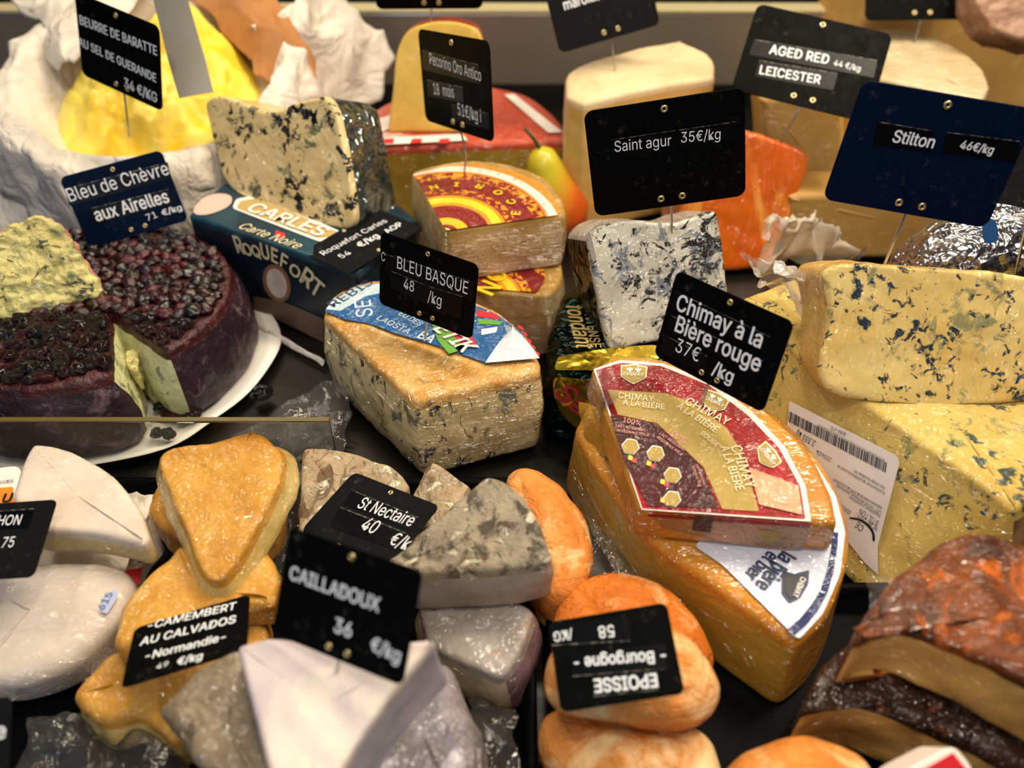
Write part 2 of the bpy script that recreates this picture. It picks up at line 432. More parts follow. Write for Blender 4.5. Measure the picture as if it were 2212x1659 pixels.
def rrect(w, h, r, n=6):
    o = []
    for cx, cy, a0 in ((w / 2 - r, h / 2 - r, 0), (-w / 2 + r, h / 2 - r, 90), (-w / 2 + r, -h / 2 + r, 180), (w / 2 - r, -h / 2 + r, 270)):
        for k in range(n + 1):
            a = math.radians(a0 + 90 * k / n); o.append((cx + r * math.cos(a), cy + r * math.sin(a)))
    return o
def sign(label, corners, yaw, lean, pin=None, cz=None, asp=1.4, lines=(), tapes=(), mat='board', rivets=True, lettermat='letter', dust=True, bend=0., pinz=None, flip=False):
    """corners TL TR BR BL in reading direction; pin = (px,py,z) where the pin enters the cheese"""
    B, Cn = solve_pose(corners, asp, yaw, lean)
    bm_ = Cn - B[:, 1] * .5
    if pin: P = np.array(G(*pin)); s = P[1] / bm_[1]
    else: s = (CH - cz) / -Cn[2]
    Mw = Matrix([list(B[i]) + [0] for i in range(3)] + [[0, 0, 0, 1]]); h = s; wd = asp * s; t = .012 * s + .0003
    Mw.translation = Vector(C0 + Cn * s)
    T = Thing(); T.M = Mw; T.Mt = Mw; T.th = 0
    T.o = empty('price_sign', Mw); tag(T.o, label, 'price sign')
    o = rrect(wd, h, .085 * h)
    e = t * .35; rings = []
    for off, z in ((-e, 0), (0, -e), (0, -t + e), (-e, -t)):
        k = [((1 + off / (wd / 2)) * x, (1 + off / (h / 2)) * y, z) for x, y in o]; rings.append(np.array(k))
    v, f, _ = loops(rings[::-1], (0, 0, -t), (0, 0, 0))
    addmesh('board', v, f, MT[mat], T.o, smooth=False)
    if rivets:
        for x, y in ((0, .42), (-.055 * asp, -.41), (.085 * asp, -.41)):
            rr = .034 * h; prof = [(.35, 0), (.35, .25), (.55, .5), (.85, .45), (1, .1), (1, 0)]
            rg = [np.array([(x * h + rr * a * math.cos(q), y * h + rr * a * math.sin(q), rr * z) for q in np.linspace(0, 2 * math.pi, 20, endpoint=False)]) for a, z in prof]
            v, f, _ = loops(rg); f = [tuple(reversed(a)) for a in f]; addmesh('rivet', v, f, MT['brass'], T.o)
    pl = Pl(Mw)
    TP = []
    for q in tapes: TP.append(patch(T, Pl(Mw @ Matrix.Translation((0, 0, .0001))), 'tape_strip', q, MT['tape'], thick=.00015))
    for q, tp in zip(tapes, TP):      # worn pale edge along the top of each strip
        (x0, y0), (x1, y1) = q[0], q[1]; dx, dy = (q[3][0] - x0) * .035, (q[3][1] - y0) * .035
        patch(T, Pl(Mw @ Matrix.Translation((0, 0, .00028))), 'worn_edge', [(x0, y0), (x1, y1), (x1 + dx, y1 + dy), (x0 + dx, y0 + dy)], MT['worn'], thick=.00003, parent=tp)
    pt = Pl(Mw @ Matrix.Translation((0, 0, .0002)))
    for li, ln in enumerate(lines):
        s_, a, b = ln[:3]; kw = ln[3] if len(ln) > 3 else {}
        text(T, pt, s_, a, b, MT[lettermat], dz=.00025, parent=TP[li] if li < len(TP) else None, **kw)
    if pin:
        Pi = Mw.inverted() @ Vector(P); dn = Pi - Vector((.015 * asp * h, -.5 * h, -t * 1.6)); st = Vector((.015 * asp * h, -.36 * h, -t * 1.6)); md = Vector((.015 * asp * h, -.5 * h, -t * 1.6))
        tip = Pi + dn.normalized() * .015
        mid = (md + Pi) / 2 + Vector((bend * h, 0, 0))
        tube('pin', [st, md, (md * .5 + mid * .5) + Vector((bend * h * .25, 0, 0)), mid, (mid + Pi) / 2 + Vector((bend * h * .25, 0, 0)), Pi, tip], .0009, MT['steel'], T.o, 8)
    return T
MT = {}
def board_mat(name, c, dustc='#6b6a58', gloss=.35):
    s = NT(name); d = s.ramp(s.noise(160, 8, .7, .4), [(.56, 0), (.70, 1)]); g = s.ramp(s.noise(28, 4, .6), [(.46, 0), (.75, .5)])
    f = s.math('MULTIPLY', d, g); col = s.mix(f, c, dustc)
    s.out(col, s.ramp(s.noise(60, 5), [(.3, gloss), (.8, gloss + .25)]), bump=s.bump(s.noise(220, 5), .12, .0006), spec=.03); return s.m
MT['board'] = board_mat('black_board', '#070808'); MT['board_blue'] = board_mat('navy_board', '#06122b'); MT['board_grey'] = board_mat('grey_board', '#161618', gloss=.5)
MT['tape'] = plain('black_tape', '#07080b', .3, bump=(200, .15), spec=.12)
wn = NT('worn_edge'); wn.out(wn.ramp(wn.noise(300, 3), [(.45, '#0c0c0e'), (.62, '#8a8670')]), .6); MT['worn'] = wn.m
MT['letter'] = plain('white_lettering', '#e8ebee', .5)
MT['brass'] = plain('brass', '#cdbb8a', .3, .85)
MT['steel'] = plain('steel', '#b9bcc0', .25, .9)
MT['film'] = clear()
# ================================================================== setting
steel_b = plain('brushed_steel', '#a89f92', .35, .7, bump=(90, .1))
blackm = plain('black_case', '#050506', .6)
countm = NT('counter'); countm.out(countm.ramp(countm.noise(20, 5), [(.3, '#080807'), (.7, '#15130e')]), .3, bump=countm.bump(countm.noise(60, 4), .3, .001)); countm = countm.m
tag(boxm('floor', -1.3, 1.3, -.15, 1.25, -.03, -.0055, countm), kind='structure')
tag(boxm('wall_back', -1.3, 1.3, 1.2, 1.24, -.0055, .9, blackm), kind='structure')
tag(boxm('trim_1', -1.3, 1.3, 1.05, 1.075, .032, .119, steel_b, bev=.003), kind='structure', label='brushed steel riser rail along the back of the display')
tag(boxm('trim_2', -1.3, 1.3, 1.048, 1.076, .119, .1235, plain('rail_lip', '#c9bd92', .4), bev=.001), kind='structure')
trm = plain('black_tray', '#050607', .5, bump=(60, .8), spec=.04)
def tray(label, x0, x1, y0, y1):
    w, d, h = x1 - x0, y1 - y0, .016; cx, cy = (x0 + x1) / 2, (y0 + y1) / 2
    o = np.array(rrect(w, d, .018, 8)); n = onorm(o); rings = []
    for off, z in ((-.012, -.001), (-.009, 0), (-.005, h - .002), (-.003, h), (0, h), (.001, h - .002), (-.003, -.005)):
        q = o + n * off; rings.append(np.hstack([q, np.full((len(o), 1), z)]))
    v, f, _ = loops(rings, (0, 0, -.001), (0, 0, -.0055))
    return tag(addmesh('display_tray', v, f, trm, None, Matrix.Translation((cx, cy, 0))), label, 'tray', 'black display trays')
tray('black glossy plastic tray under the white cheeses and the orange triangular wedges', -.60, -.150, .02, .385)
tray('black glossy tray between the other two, under the grey-rind wedges', -.143, .012, .02, .385)
tray('black glossy tray under the wrinkled orange washed-rind cheeses', .020, .52, .02, .30)
# acrylic divider
ac = NT('acrylic'); ac.out('#f4f5ee', .03); ac.b.inputs['Transmission Weight'].default_value = 1; ac.b.inputs['IOR'].default_value = 1.2; ac = ac.m
dv = boxm('acrylic_divider', -.62, -.118, .396, .3995, -.005, .0555, ac, bev=.0006); tag(dv, 'clear acrylic divider standing in front of the berry-topped wheel', 'divider')
boxm('divider_edge', -.62, -.118, .3958, .3997, .0556, .0568, plain('acrylic_edge', '#5e5226', .3), dv, bev=.0003)['label'] = 'yellowish top edge'
# ================================================================== materials for cheese
m_peco = cheese('pecorino_paste', '#b8934c', '#9f7832', 20, rough=.35, film=1, streak=(.6, 1, 5), bump=(60, .2))
m_prind = cheese('pale_wrapped_rind', '#cdbb93', '#a98a5a', 30, rough=.35, film=1)
BLUE = '#3a4650'
m_basqp = cheese('blue_ewe_paste', '#e8d49c', '#cbb072', 14, [('#6a6d50', 70, .56, .63, (1, 1, .6), .9, 24), ('#20262a', 110, .59, .62, (1, 1, .5), 1.5, 22)], (90, .3), .4, film=1, streak=(.5, .5, 2.4), rot=(0, .5, .3))
m_basqr = cheese('golden_natural_rind', '#bd8434', '#d8ae68', 55, [('#ecdcb4', 70, .60, .64, (1, 1, 1), 1.2), ('#8d6232', 60, .60, .72, (1, 1, 1), 1.)], (150, .7), .5, film=1, bd=.002)
m_basqs = cheese('brown_side_rind', '#b98a4c', '#8e6534', 40, film=1)
m_roq = cheese('roquefort_paste', '#e2cc94', '#d0b478', 18, [('#6d6d50', 80, .58, .65, (1, 1, 1), .5, 26), ('#0c1016', 105, .575, .595, (1, 1, 1), .45, 30), ('#9a7a3c', 48, .70, .72, (1, 1, 1), .3)], (100, .3), .38, film=.5, fine=.7)
m_roqe = cheese('roquefort_edge', '#e6cb8f', '#d8b876', 30, film=1)
m_foilp = foil('printed_foil', '#b9c4c8', '#5e7378', 70)
m_agur = cheese('bluish_white_paste', '#cfcdbf', '#b5b2a2', 22, [('#76808c', 62, .53, .61, (1, 1, .8), 1.3, 22), ('#121a26', 85, .555, .585, (1, 1, .7), 1.5, 22)], (110, .35), .3, film=1, fine=1.)
m_stil = cheese('stilton_paste', '#ead084', '#deb45a', 12, [('#9a9260', 90, .58, .67, (1, 1, 1.2), .8, 22), ('#24323a', 150, .585, .635, (1, 1, 1.1), .6, 26)], (110, .3), .35, film=1, streak=(2.2, .5, .5))
m_stile = cheese('stilton_edge', '#dcb869', '#c99c4a', 30, film=1)
m_stil2 = cheese('stilton_lower_paste', '#cfb566', '#b6984a', 10, [('#8b8650', 80, .59, .67, (1, 1, 1.), .8, 18), ('#3c463e', 130, .61, .66, (1, 1, 1.), .7, 20)], (80, .25), .45, film=.6, rot=(.4, .4, .2))
m_brindk = cheese('dark_brown_rind', '#5a3a24', '#8a6a48', 50)
m_chimp = cheese('amber_smooth_paste', '#cf8f30', '#b87620', 14, rough=.32, film=1, streak=(.4, 1.2, 1), fine=.8, bump=(60, .15))
m_chimp2 = cheese('yellow_smooth_paste', '#c09a3e', '#a67c28', 10, [('#8d7536', 90, .70, .72)], rough=.35, film=1, streak=(.5, .5, 1.2), fine=.6, bump=(60, .15))
m_grey = cheese('grey_mottled_rind', '#a3967e', '#81776a', 70, [('#4c4438', 95, .53, .62, (1, .6, 1), .8), ('#8a6236', 60, .60, .68, (1, 1, 1), 1.), ('#cfc6ae', 85, .54, .62)], (260, 1.), .85, bd=.0022)
m_greyb = cheese('tan_mottled_rind', '#bda888', '#9a8264', 70, [('#6e573e', 90, .54, .64, (1, .35, 1), 1.), ('#a87236', 70, .61, .69), ('#dcd0b4', 85, .54, .62)], (260, 1.), .85, bd=.0022)
m_npaste = cheese('white_smooth_paste', '#b9b1a2', '#a39a8a', 14, rough=.5, bump=(60, .12), film=.35, fine=.6)
m_cam = cheese('orange_camembert_rind', '#d29c42', '#b57c28', 22, [('#e2be74', 40, .60, .70, (1, 1, 1), .8), ('#a86a26', 30, .62, .72)], (90, .7), .35, film=.7, fine=1.1, bd=.003)
m_camp = cheese('cream_camembert_side', '#dcc27c', '#c7a558', 22, rough=.35, film=1)
m_bri = cheese('white_bloomy_rind', '#e3d4c4', '#cfbeac', 20, [('#b07a4a', 30, .72, .74)], (60, .35), .45, film=.9, streak=(.5, 2, 1))
m_brip = cheese('ivory_paste', '#dcc994', '#cbb57a', 16, rough=.4, film=.9)
m_epo = cheese('orange_washed_rind', '#d47a2e', '#b8601e', 24, [('#efbc80', 30, .56, .70), ('#b5643a', 26, .60, .74)], (110, .4), .27, ridge=70, bd=.004, film=.15)
m_epo2 = cheese('pale_orange_washed_rind', '#dc9248', '#c9742e', 24, [('#f2d49c', 22, .50, .66), ('#c77a4a', 30, .62, .74)], (110, .35), .27, ridge=62, bd=.004, film=.15)
m_epop = cheese('cream_cut', '#ecd49c', '#e2bd78', 20, rough=.4)
m_smok = cheese('dark_smoked_rind', '#7a3d12', '#3c1c0a', 34, [('#bd5c14', 40, .54, .66), ('#5c3a2c', 55, .60, .66)], (120, .6), .3, film=.4, streak=(.4, 1.6, 1), bd=.002)
m_smokp = cheese('smoked_paste', '#e8b866', '#d49c4a', 12, rough=.35, film=.8, fine=.6, bump=(50, .12))
m_paperw = cheese('white_bloomy_soft_rind', '#d2c4c2', '#b9adb0', 26, [('#e6dcc8', 20, .5, .7)], (90, .5), .7)
m_rough = cheese('rough_grey_rind', '#94836a', '#574a38', 30, [('#2f2a22', 44, .58, .66, (1, .4, 1), 1.2), ('#cdbd97', 40, .60, .70)], (110, 1), .5, film=.7, bd=.003)
m_ora = cheese('orange_leicester_paste', '#e06a10', '#c9520a', 16, [('#f3a94c', 14, .5, .66, (2, .5, 1), 1.)], rough=.35, film=1, streak=(1.6, .35, 1), rot=(0, 0, -.4), fine=.8, bump=(50, .2))
m_orar = cheese('orange_rind', '#e08a58', '#c9683a', 24, film=1)
m_tall = cheese('pale_hard_paste', '#dcb66c', '#cfa355', 12, rough=.4, bump=(50, .1), film=.3)
m_tallr = cheese('pale_hard_rind', '#e4cfa6', '#d3b78a', 20, rough=.55)
m_bigt = cheese('big_tan_paste', '#c59a55', '#b58847', 8, [('#d9b679', 60, .72, .74)], rough=.35, bump=(40, .1), film=.3)
m_redr = cheese('red_waxed_rind', '#cf5a3e', '#b8452e', 10, [('#e6b0a0', 9, .60, .62, (1, 3, 1), .4)], rough=.3, film=.8)
m_olive = cheese('olive_yellow_paste', '#b59436', '#a3812a', 10, rough=.35, film=.5, bump=(50, .1))
m_yel = cheese('bright_yellow_paste', '#ecc862', '#dfb248', 12, rough=.4, film=.4)
m_purp = cheese('purple_fruit_rind', '#21121c', '#2e1b27', 30, [('#755862', 46, .57, .70), ('#1d1219', 60, .60, .66, (1, 1, 1.6), 1.)], (130, .9), .42, bd=.002, sss=0)
m_purpt = cheese('berry_stained_top', '#2a1012', '#4a1a1c', 60, bump=(140, 1), rough=.3, bd=.003, sss=0)
m_goat = cheese('goat_blue_cut', '#cfcf9c', '#b9b983', 30, [('#6d7a58', 60, .55, .66, (1, 1, 1), 1.3), ('#45503f', 90, .64, .68, (1, 1, 1), 1.5)], (160, .8), .6, bd=.002)
m_crumb = cheese('crumbly_blue_paste', '#ded38c', '#c9bd74', 40, [('#8fa070', 50, .53, .66, (1, 1, 1), 1.2), ('#3f5048', 80, .60, .64, (1, 1, 1), 1.4), ('#f2eecb', 45, .58, .66)], (170, 1), .6, bd=.003)
m_crumbr = cheese('orange_purple_rind', '#dcae70', '#9a6470', 40, bump=(120, .6))
# print inks
ink = {k: plain('ink_' + k, c, .45) for k, c in dict(white='#efe9e2', cream='#e6d9b0', navy='#15264f', blue='#1f5c94', deep='#103a66', pale='#bcd3dc', red='#c8202a', green='#5f9a2e', yellow='#f2c81e', gold='#b59a5c', maroon='#6e1418', black='#15151a', orange='#f08a1c', pink='#d98f88', brown='#3c2420', wine='#9c2a2c', teal='#17636a').items()}
def film_ink(n, c, **k): return plain('wrapped_' + n, c, .35, film=1, **k)
L_blue = film_ink('blue_label', '#1d5a94', fine=1.1); L_pale = film_ink('pale_label', '#b9d2dc'); L_curl = film_ink('curled_label', '#cfd6dc', fine=.6)
L_white = film_ink('white_label', '#d3d9ea', fine=.7)
# ================================================================== BACK ROW
# big tan wheel half at back right
T = body('round_cheese', 'huge tan hard cheese with smooth face filling the back right corner', 'cheese', plane_up((1700, 325, 0), (2250, 323, 0), 6),
         [(1660, 590, 1), (1680, 420), (1720, 300), (1790, 180), (1850, 60), (1900, -30), (2000, -150), (2500, -200, 1), (2500, 590, 1)], .14, {'paste': m_bigt}, top='paste', amp=.001, freq=20, step=.005, r=.01, seed=1)
# crusty piece resting on top right
T2 = body('cheese_wedge', 'pale round cheese with crusty brown rind at the top right corner', 'cheese', plane_up((2040, 70, .165), (2260, 80, .165), 30),
          [(2105, 10, 1), (2110, -80, 1), (2330, -90, 1), (2330, 110, 1), (2212, 85), (2150, 62)], .05, {'rind': cheese('crusty_brown_rind', '#b08a70', '#8b6650', 50, bump=(120, 1)), 'paste': m_tallr}, top='rind', sides={'d': 'rind'}, amp=.003, freq=60)
# film-topped wedge
T = body('cheese_wedge', 'yellow hard cheese wedge with film-wrapped curved top, behind the navy sign', 'cheese', flat(.14),
         [(1830, 120, 1), (1850, 80), (1930, 60), (2010, 78), (2080, 110), (2125, 150), (2140, 185, 1), (2125, 218, 1), (1830, 150, 1)], .14,
         {'rind': cheese('wrapped_pale_top', '#d9c9a6', '#c6ad7c', 20, film=1, streak=(.3, 2, 1)), 'paste': m_yel}, sides={'d': 'paste'}, r=.004)
# tall cream slab
T = body('cheese_wedge', 'tall cream slab standing behind the crimson-orange wedge and its sign', 'cheese', plane_up((1640, 420, .02), (1890, 425, .02), 4),
         [(1640, 210, 1), (1820, 205, 1), (1835, 420, 1), (1655, 430, 1)], .05, {'paste': m_tall}, top='paste', r=.006, amp=.0008, freq=20)
T = body('cheese_wedge', 'tan block lying on the counter under the tall cream slab', 'cheese', plane_up((1640, 560, .0), (1850, 560, .0), 2),
         [(1700, 420, 1), (2260, 410, 1), (2250, 560, 1), (1690, 560, 1)], .05, {'paste': m_bigt}, top='paste', r=.006, amp=.0008, freq=20, seed=4)
# tall block
T = body('cheese_wedge', 'tall pale hard cheese block with a flat cream rind on top, by the steel rail', 'cheese', flat(.137),
         [(1222, 205, 1), (1232, 150), (1340, 112), (1470, 86, 1), (1535, 120), (1546, 165, 1), (1400, 188), (1260, 222, 1)], .137,
         {'rind': m_tallr, 'paste': m_tall}, sides={'d': 'paste', 0: 'rind'}, r=.005, amp=.001, freq=25)
# red wheel half
Tr = body('round_cheese', 'half cheese wheel with shiny red rind and olive-yellow cut face', 'cheese', flat(.084),
          [(772, 318, 1), (790, 255), (850, 215), (940, 192), (1050, 186), (1140, 205), (1200, 250), (1238, 300, 1)], .084,
          {'rind': m_redr, 'paste': m_olive}, sides={'d': 'rind', 1: 'paste'}, r=.006, amp=.0008, freq=20, film=1)
for q in (([(800, 262), (900, 232), (905, 250), (812, 290)]), ([(1090, 205), (1110, 203), (1215, 285), (1185, 287)]), ([(800, 300), (1000, 290), (1010, 303), (800, 314)])):
    patch(Tr, lift(Tr, .0018), 'white_band', q, ink['white'])
for k in range(3): patch(Tr, lift(Tr, .0024), 'red_stripe', [(830 + k * 60, 300), (852 + k * 60, 299), (850 + k * 60, 309), (826 + k * 60, 310)], ink['red'])
# yellow piece on it
T = body('cheese_wedge', 'bright yellow cheese piece with red rind standing on the half wheel', 'cheese', plane_up((838, 285, .0855), (1035, 285, .0855), 10),
         [(838, 286, 1), (850, 190), (858, 110), (885, 65), (950, 47), (1010, 55), (1040, 80), (1055, 180), (1045, 286, 1)], .035, {'paste': m_yel, 'rind': m_redr}, top='paste', sides={'d': 'rind'}, r=.002, amp=.0008, freq=30)
# pear
def lathe(prof, n=32): return [np.array([(r * math.cos(a), r * math.sin(a), z) for a in np.linspace(0, 2 * math.pi, n, endpoint=False)]) for r, z in prof]
pm = NT('pear_skin'); g = pm.n('ShaderNodeSeparateXYZ'); pm.L(pm.tc, g.inputs[0])
fz = pm.math('ADD', pm.math('MULTIPLY', g.outputs['Z'], 9), pm.math('MULTIPLY', pm.noise(30, 4), .35)); pm.out(pm.mix(pm.ramp(pm.math('ADD', fz, pm.math('MULTIPLY', g.outputs['X'], -12)), [(.25, 1.), (.75, 0.)]), '#c6b52a', '#cf5a1e'), .3); pm = pm.m
base = G(1185, 505, 0); v, f, _ = loops(lathe([(.004, 0), (.018, .002), (.030, .014), (.034, .028), (.030, .046), (.021, .064), (.016, .078), (.012, .088), (.004, .093)]), (0, 0, 0), (0, 0, .093)); f = [tuple(reversed(q)) for q in f]
pr = addmesh('pear', v, f, pm, None, Matrix.Translation(base + Vector((.012, 0, 0))) @ Matrix.Rotation(math.radians(-14), 4, 'Y')); tag(pr, 'yellow and red pear standing behind the round label cheese', 'pear')
tube('stem', [(0, 0, .090), (-.003, 0, .102), (-.009, 0, .115)], .0018, plain('pear_stem', '#3d4a1c', .6), pr)
# orange wedge
T = body('cheese_wedge', 'vivid orange cheese wedge tightly wrapped in streaky cling film', 'cheese', plane_up((1560, 590, .0), (1665, 582, .0), 18),
         [(1470, 330, 1), (1560, 292), (1618, 283), (1735, 322, 1), (1750, 350), (1705, 480), (1662, 578, 1), (1470, 600, 1)], .06, {'paste': m_ora, 'rind': m_orar}, top='paste', sides={'d': 'rind'}, r=.005, amp=.0015, freq=30)
def crumple(T, name, pts, z, h, amp, mat, n=26, label=None, seed=0, fq=1.):
    """loose crumpled sheet over a quad of pixel corners at height z"""
    q = [G(p[0], p[1], p[2] if len(p) > 2 else z) for p in pts]; V_ = []; F_ = []
    for i in range(n + 1):
        for j in range(n + 1):
            u, v = i / n, j / n; P = (q[0] * (1 - u) + q[1] * u) * (1 - v) + (q[3] * (1 - u) + q[2] * u) * v
            e = math.sin(math.pi * u) * math.sin(math.pi * v); s = Vector((seed * 2.3, seed, 0))
            Q = P * fq
            rdg = lambda f, o: (1 - abs(noise.noise(Q * f + s + Vector((o, 0, o)))) * 4)
            d = Vector((noise.noise(Q * 70 + s), noise.noise(Q * 70 + s * 2 + Vector((5, 5, 5))), noise.noise(Q * 60 + s * 3))) + Vector((.3, .3, 1)) * (.30 * rdg(60, 3) + .12 * rdg(150, 7))
            V_.append(P + d * amp + Vector((0, 0, h * e)))
    for i in range(n):
        for j in range(n): a = i * (n + 1) + j; F_.append((a, a + 1, a + n + 2, a + n + 1))
    if T is None: o = addmesh(name, V_, F_, mat)
    else:
        I = T.M.inverted(); o = addmesh(name, [I @ p for p in V_], F_, mat, T.o)
    o.data.polygons.foreach_set('use_smooth', [False] * len(o.data.polygons)) if mat is FACET else None
    return o
FACET = None
veil = clear('milky_film', .35, '#f2e6d2')
crumple(T, 'loose_film', [(1660, 480, .10), (1760, 470, .09), (1860, 560, .04), (1640, 590, .05)], .06, .02, .012, veil, seed=3)
# foil bundle right
T = body('wrapped_cheese', 'cheese bundle in crumpled silver foil at the right edge, behind the blue-veined block', 'cheese', plane_up((1975, 625, .09), (2260, 640, .09), 35),
         [(1965, 625, 1), (1985, 540), (2040, 480), (2130, 440), (2240, 420), (2330, 470), (2330, 640, 1)], .05, {'foil': foil('silver_foil', '#d5d3d0', '#9c98a0', 95, 1.)}, top='foil', r=.012, dome=.012, amp=.004, freq=45, seed=9)
patch(T, lift(T, .016), 'blue_print', [(2120, 480), (2150, 470), (2160, 520), (2125, 530)], plain('blue_foil_print', '#3c74b8', .25, .6), rnd=.003)
# ================================================================== BUTTER
bc = Vector((-.345, .80, 0))
def ringsheet(name, label, cat, prof, amp, freq, mat, sx=1., sy=1., seed=0, folds=0, n=150, tilt=0., a0=0, a1=2 * math.pi, bot=True, thick=.0008):
    V_ = []; F_ = []; K = len(prof)
    full = abs(a1 - a0 - 2 * math.pi) < 1e-6; N = n if full else n + 1
    fine = []
    for k in range(K - 1):
        for t in range(4): u = t / 4; fine.append((prof[k][0] * (1 - u) + prof[k + 1][0] * u, prof[k][1] * (1 - u) + prof[k + 1][1] * u))
    fine.append(prof[-1]); K = len(fine); s = Vector((seed, seed * 2, 0))
    for i, (r, z) in enumerate(fine):
        for j in range(N):
            a = a0 + (a1 - a0) * j / n; w_ = i / K
            fr = 1 + folds * w_ * (noise.noise(Vector((math.cos(a) * 3, math.sin(a) * 3, seed))) + .35 * noise.noise(Vector((math.cos(a) * 11, math.sin(a) * 11, seed))))
            P = Vector((math.cos(a) * r * fr * sx, math.sin(a) * r * fr * sy, z + tilt * math.sin(a) * r))
            P += Vector((noise.noise(P * freq + s), noise.noise(P * freq + s * 2), noise.noise(P * freq - s) * 1.3)) * amp * (.4 + w_)
            rd = 1 - abs(noise.noise(P * freq * 1.8 + s)) * 4; P += Vector((math.cos(a), math.sin(a), .6)) * rd * amp * .28
            V_.append(P)
    for i in range(K - 1):
        for j in range(n if full else n): jj = (j + 1) % N; F_.append((i * N + j, i * N + jj, (i + 1) * N + jj, (i + 1) * N + j))
    o = addmesh(name, V_, F_, mat, None, Matrix.Translation(bc)); md = o.modifiers.new('s', 'SOLIDIFY'); md.thickness = thick; tag(o, label, cat); return o
pw = NT('white_paper'); pw.out(pw.ramp(pw.noise(15, 4), [(.3, '#d2c8ba'), (.7, '#e2dacd')]), .7, bump=pw.bump(pw.math('ABSOLUTE', pw.math('SUBTRACT', pw.noise(26, 4, .5, .8), .5)), 1., .012)); pw = pw.m
kf = plain('kraft', '#a9713a', .7, bump=(30, .6), var=.25)
ringsheet('kraft_bag', 'brown kraft paper bag around the white paper of the butter', 'bag', [(.05, .0), (.105, .002), (.118, .05), (.122, .085), (.128, .105)], .007, 12, kf, 1.05, .95, 3, .05, tilt=.1)
ringsheet('paper_liner', 'crumpled white paper liner opened wide round the yellow butter', 'paper', [(.04, .08), (.085, .095), (.105, .125), (.118, .142), (.132, .138), (.138, .11), (.142, .08)], .013, 15, pw, 1.05, 1.0, 5, .10, n=220, tilt=.32)
# paper flap to the upper right and upper left
def flap(label, pts, mat, amp=.012, seed=0, n=40):
    o = crumple(None, 'paper_sheet', pts, .1, .015, amp * 1.3, mat, n, seed=seed, fq=.3); md = o.modifiers.new('s', 'SOLIDIFY'); md.thickness = .0008; return tag(o, label, 'paper')
flap('white paper flap rising at the right behind the blue-veined wedge', [(540, 60, .165), (720, -60, .19), (860, 140, .09), (760, 290, .05)], pw, seed=2)
flap('white paper flap hanging from the top left corner', [(0, -60, .19), (380, -60, .19), (200, 120, .16), (120, 150, .14)], pw, seed=4)
flap('white paper hanging down at the left edge under the butter bag', [(-20, 300, .09), (170, 350, .075), (190, 560, .01), (-30, 520, .01)], pw, seed=6)
flap('brown kraft sheet standing behind the butter', [(360, -60, .20), (600, -60, .20), (700, 230, .10), (560, 160, .13)], kf, seed=8)
bt = NT('butter'); bt.out(bt.ramp(bt.noise(24, 4), [(.35, '#f6c81c'), (.65, '#fbe66a')]), .4, bump=bt.bump(bt.noise(60, 4), .5, .004)); bt.b.inputs['Subsurface Weight'].default_value = .2; bt.b.inputs['Subsurface Radius'].default_value = (.01, .007, .002); bt = bt.m
V_ = []; F_ = []; K = 44; N = 110
for i in range(K + 1):
    for j in range(N):
        a = 2 * math.pi * j / N; r = i / K; x = math.cos(a) * r * .100; y = math.sin(a) * r * .105
        z = .095 + .052 * (1 - r * r) ** .7 + .32 * y + .012 * math.exp(-((x - .02) ** 2 + (y - .05) ** 2) / .0012) * 2.2
        P = Vector((x, y, z)); b = noise.noise(P * 38) * .018 + abs(noise.noise(P * 80)) * .009
        V_.append((x, y, z + b * (1 - r ** 4)))
for i in range(K):
    for j in range(N): jj = (j + 1) % N; F_.append((i * N + j, (i + 1) * N + j, (i + 1) * N + jj, i * N + jj))
bo = addmesh('butter_mound', V_, F_, bt, None, Matrix.Translation(bc + Vector((.0, .0, .0)))); bo.modifiers.new('s', 'SOLIDIFY').thickness = .01
tag(bo, 'lumpy mound of bright yellow churned butter', 'butter')
# spatula
A, B = G(352, -60, .235), G(424, 205, .150)
x = (B - A).normalized(); Mx = mat_from(A, Vector((0.1, -1, .4)), x)
n_ = Vector((.25, -.9, .35)); n_ = (n_ - x * n_.dot(x)).normalized(); Mx = mat_from(A, n_, x); Ln = (B - A).length
bl = addmesh('spatula', [(0, -.013, 0), (Ln * .7, -.015, 0), (Ln, -.0145, 0), (Ln, .0145, 0), (Ln * .7, .015, 0), (0, .013, 0), (0, -.013, -.0015), (Ln * .7, -.015, -.0015), (Ln, -.0145, -.0015), (Ln, .0145, -.0015), (Ln * .7, .015, -.0015), (0, .013, -.0015)],
             [(0, 1, 2, 3, 4, 5), (11, 10, 9, 8, 7, 6)] + [(i, i + 6, (i + 1) % 6 + 6, (i + 1) % 6) for i in range(6)], plain('blade_steel', '#8d8a80', .3, .9), None, Mx, smooth=False)
tag(bl, 'steel spatula blade stuck in the butter', 'spatula')
# ================================================================== ROQUEFORT BOX + WEDGE
bxm = NT('dark_teal_print'); bxm.out(bxm.ramp(bxm.noise(14, 5, .6, 1.), [(.3, '#0a1a28'), (.5, '#123a4a'), (.75, '#27505a')]), .3, bump=bxm.bump(bxm.noise(30, 3), .1, .001)); bxm = bxm.m
bxs = NT('dark_box_side'); bxs.out(bxs.ramp(bxs.noise(16, 5, .6, 1.), [(.3, '#0a1622'), (.6, '#10242f'), (.8, '#2a2420')]), .35); bxs = bxs.m
T = body('cheese_box', 'dark teal printed half-moon cheese box with a round figure emblem, under the blue-veined wedge', 'box', flat(.079),
         [(404, 465, 1), (560, 518), (775, 588, 1), (900, 470, 1), (840, 430), (700, 390), (560, 385), (480, 396, 1)], .079, {'lid': bxm, 'side': bxs}, top='lid', sides={'d': 'side'}, r=.003, amp=0, rnd=.004, film=None)
pl = lift(T, .0005)
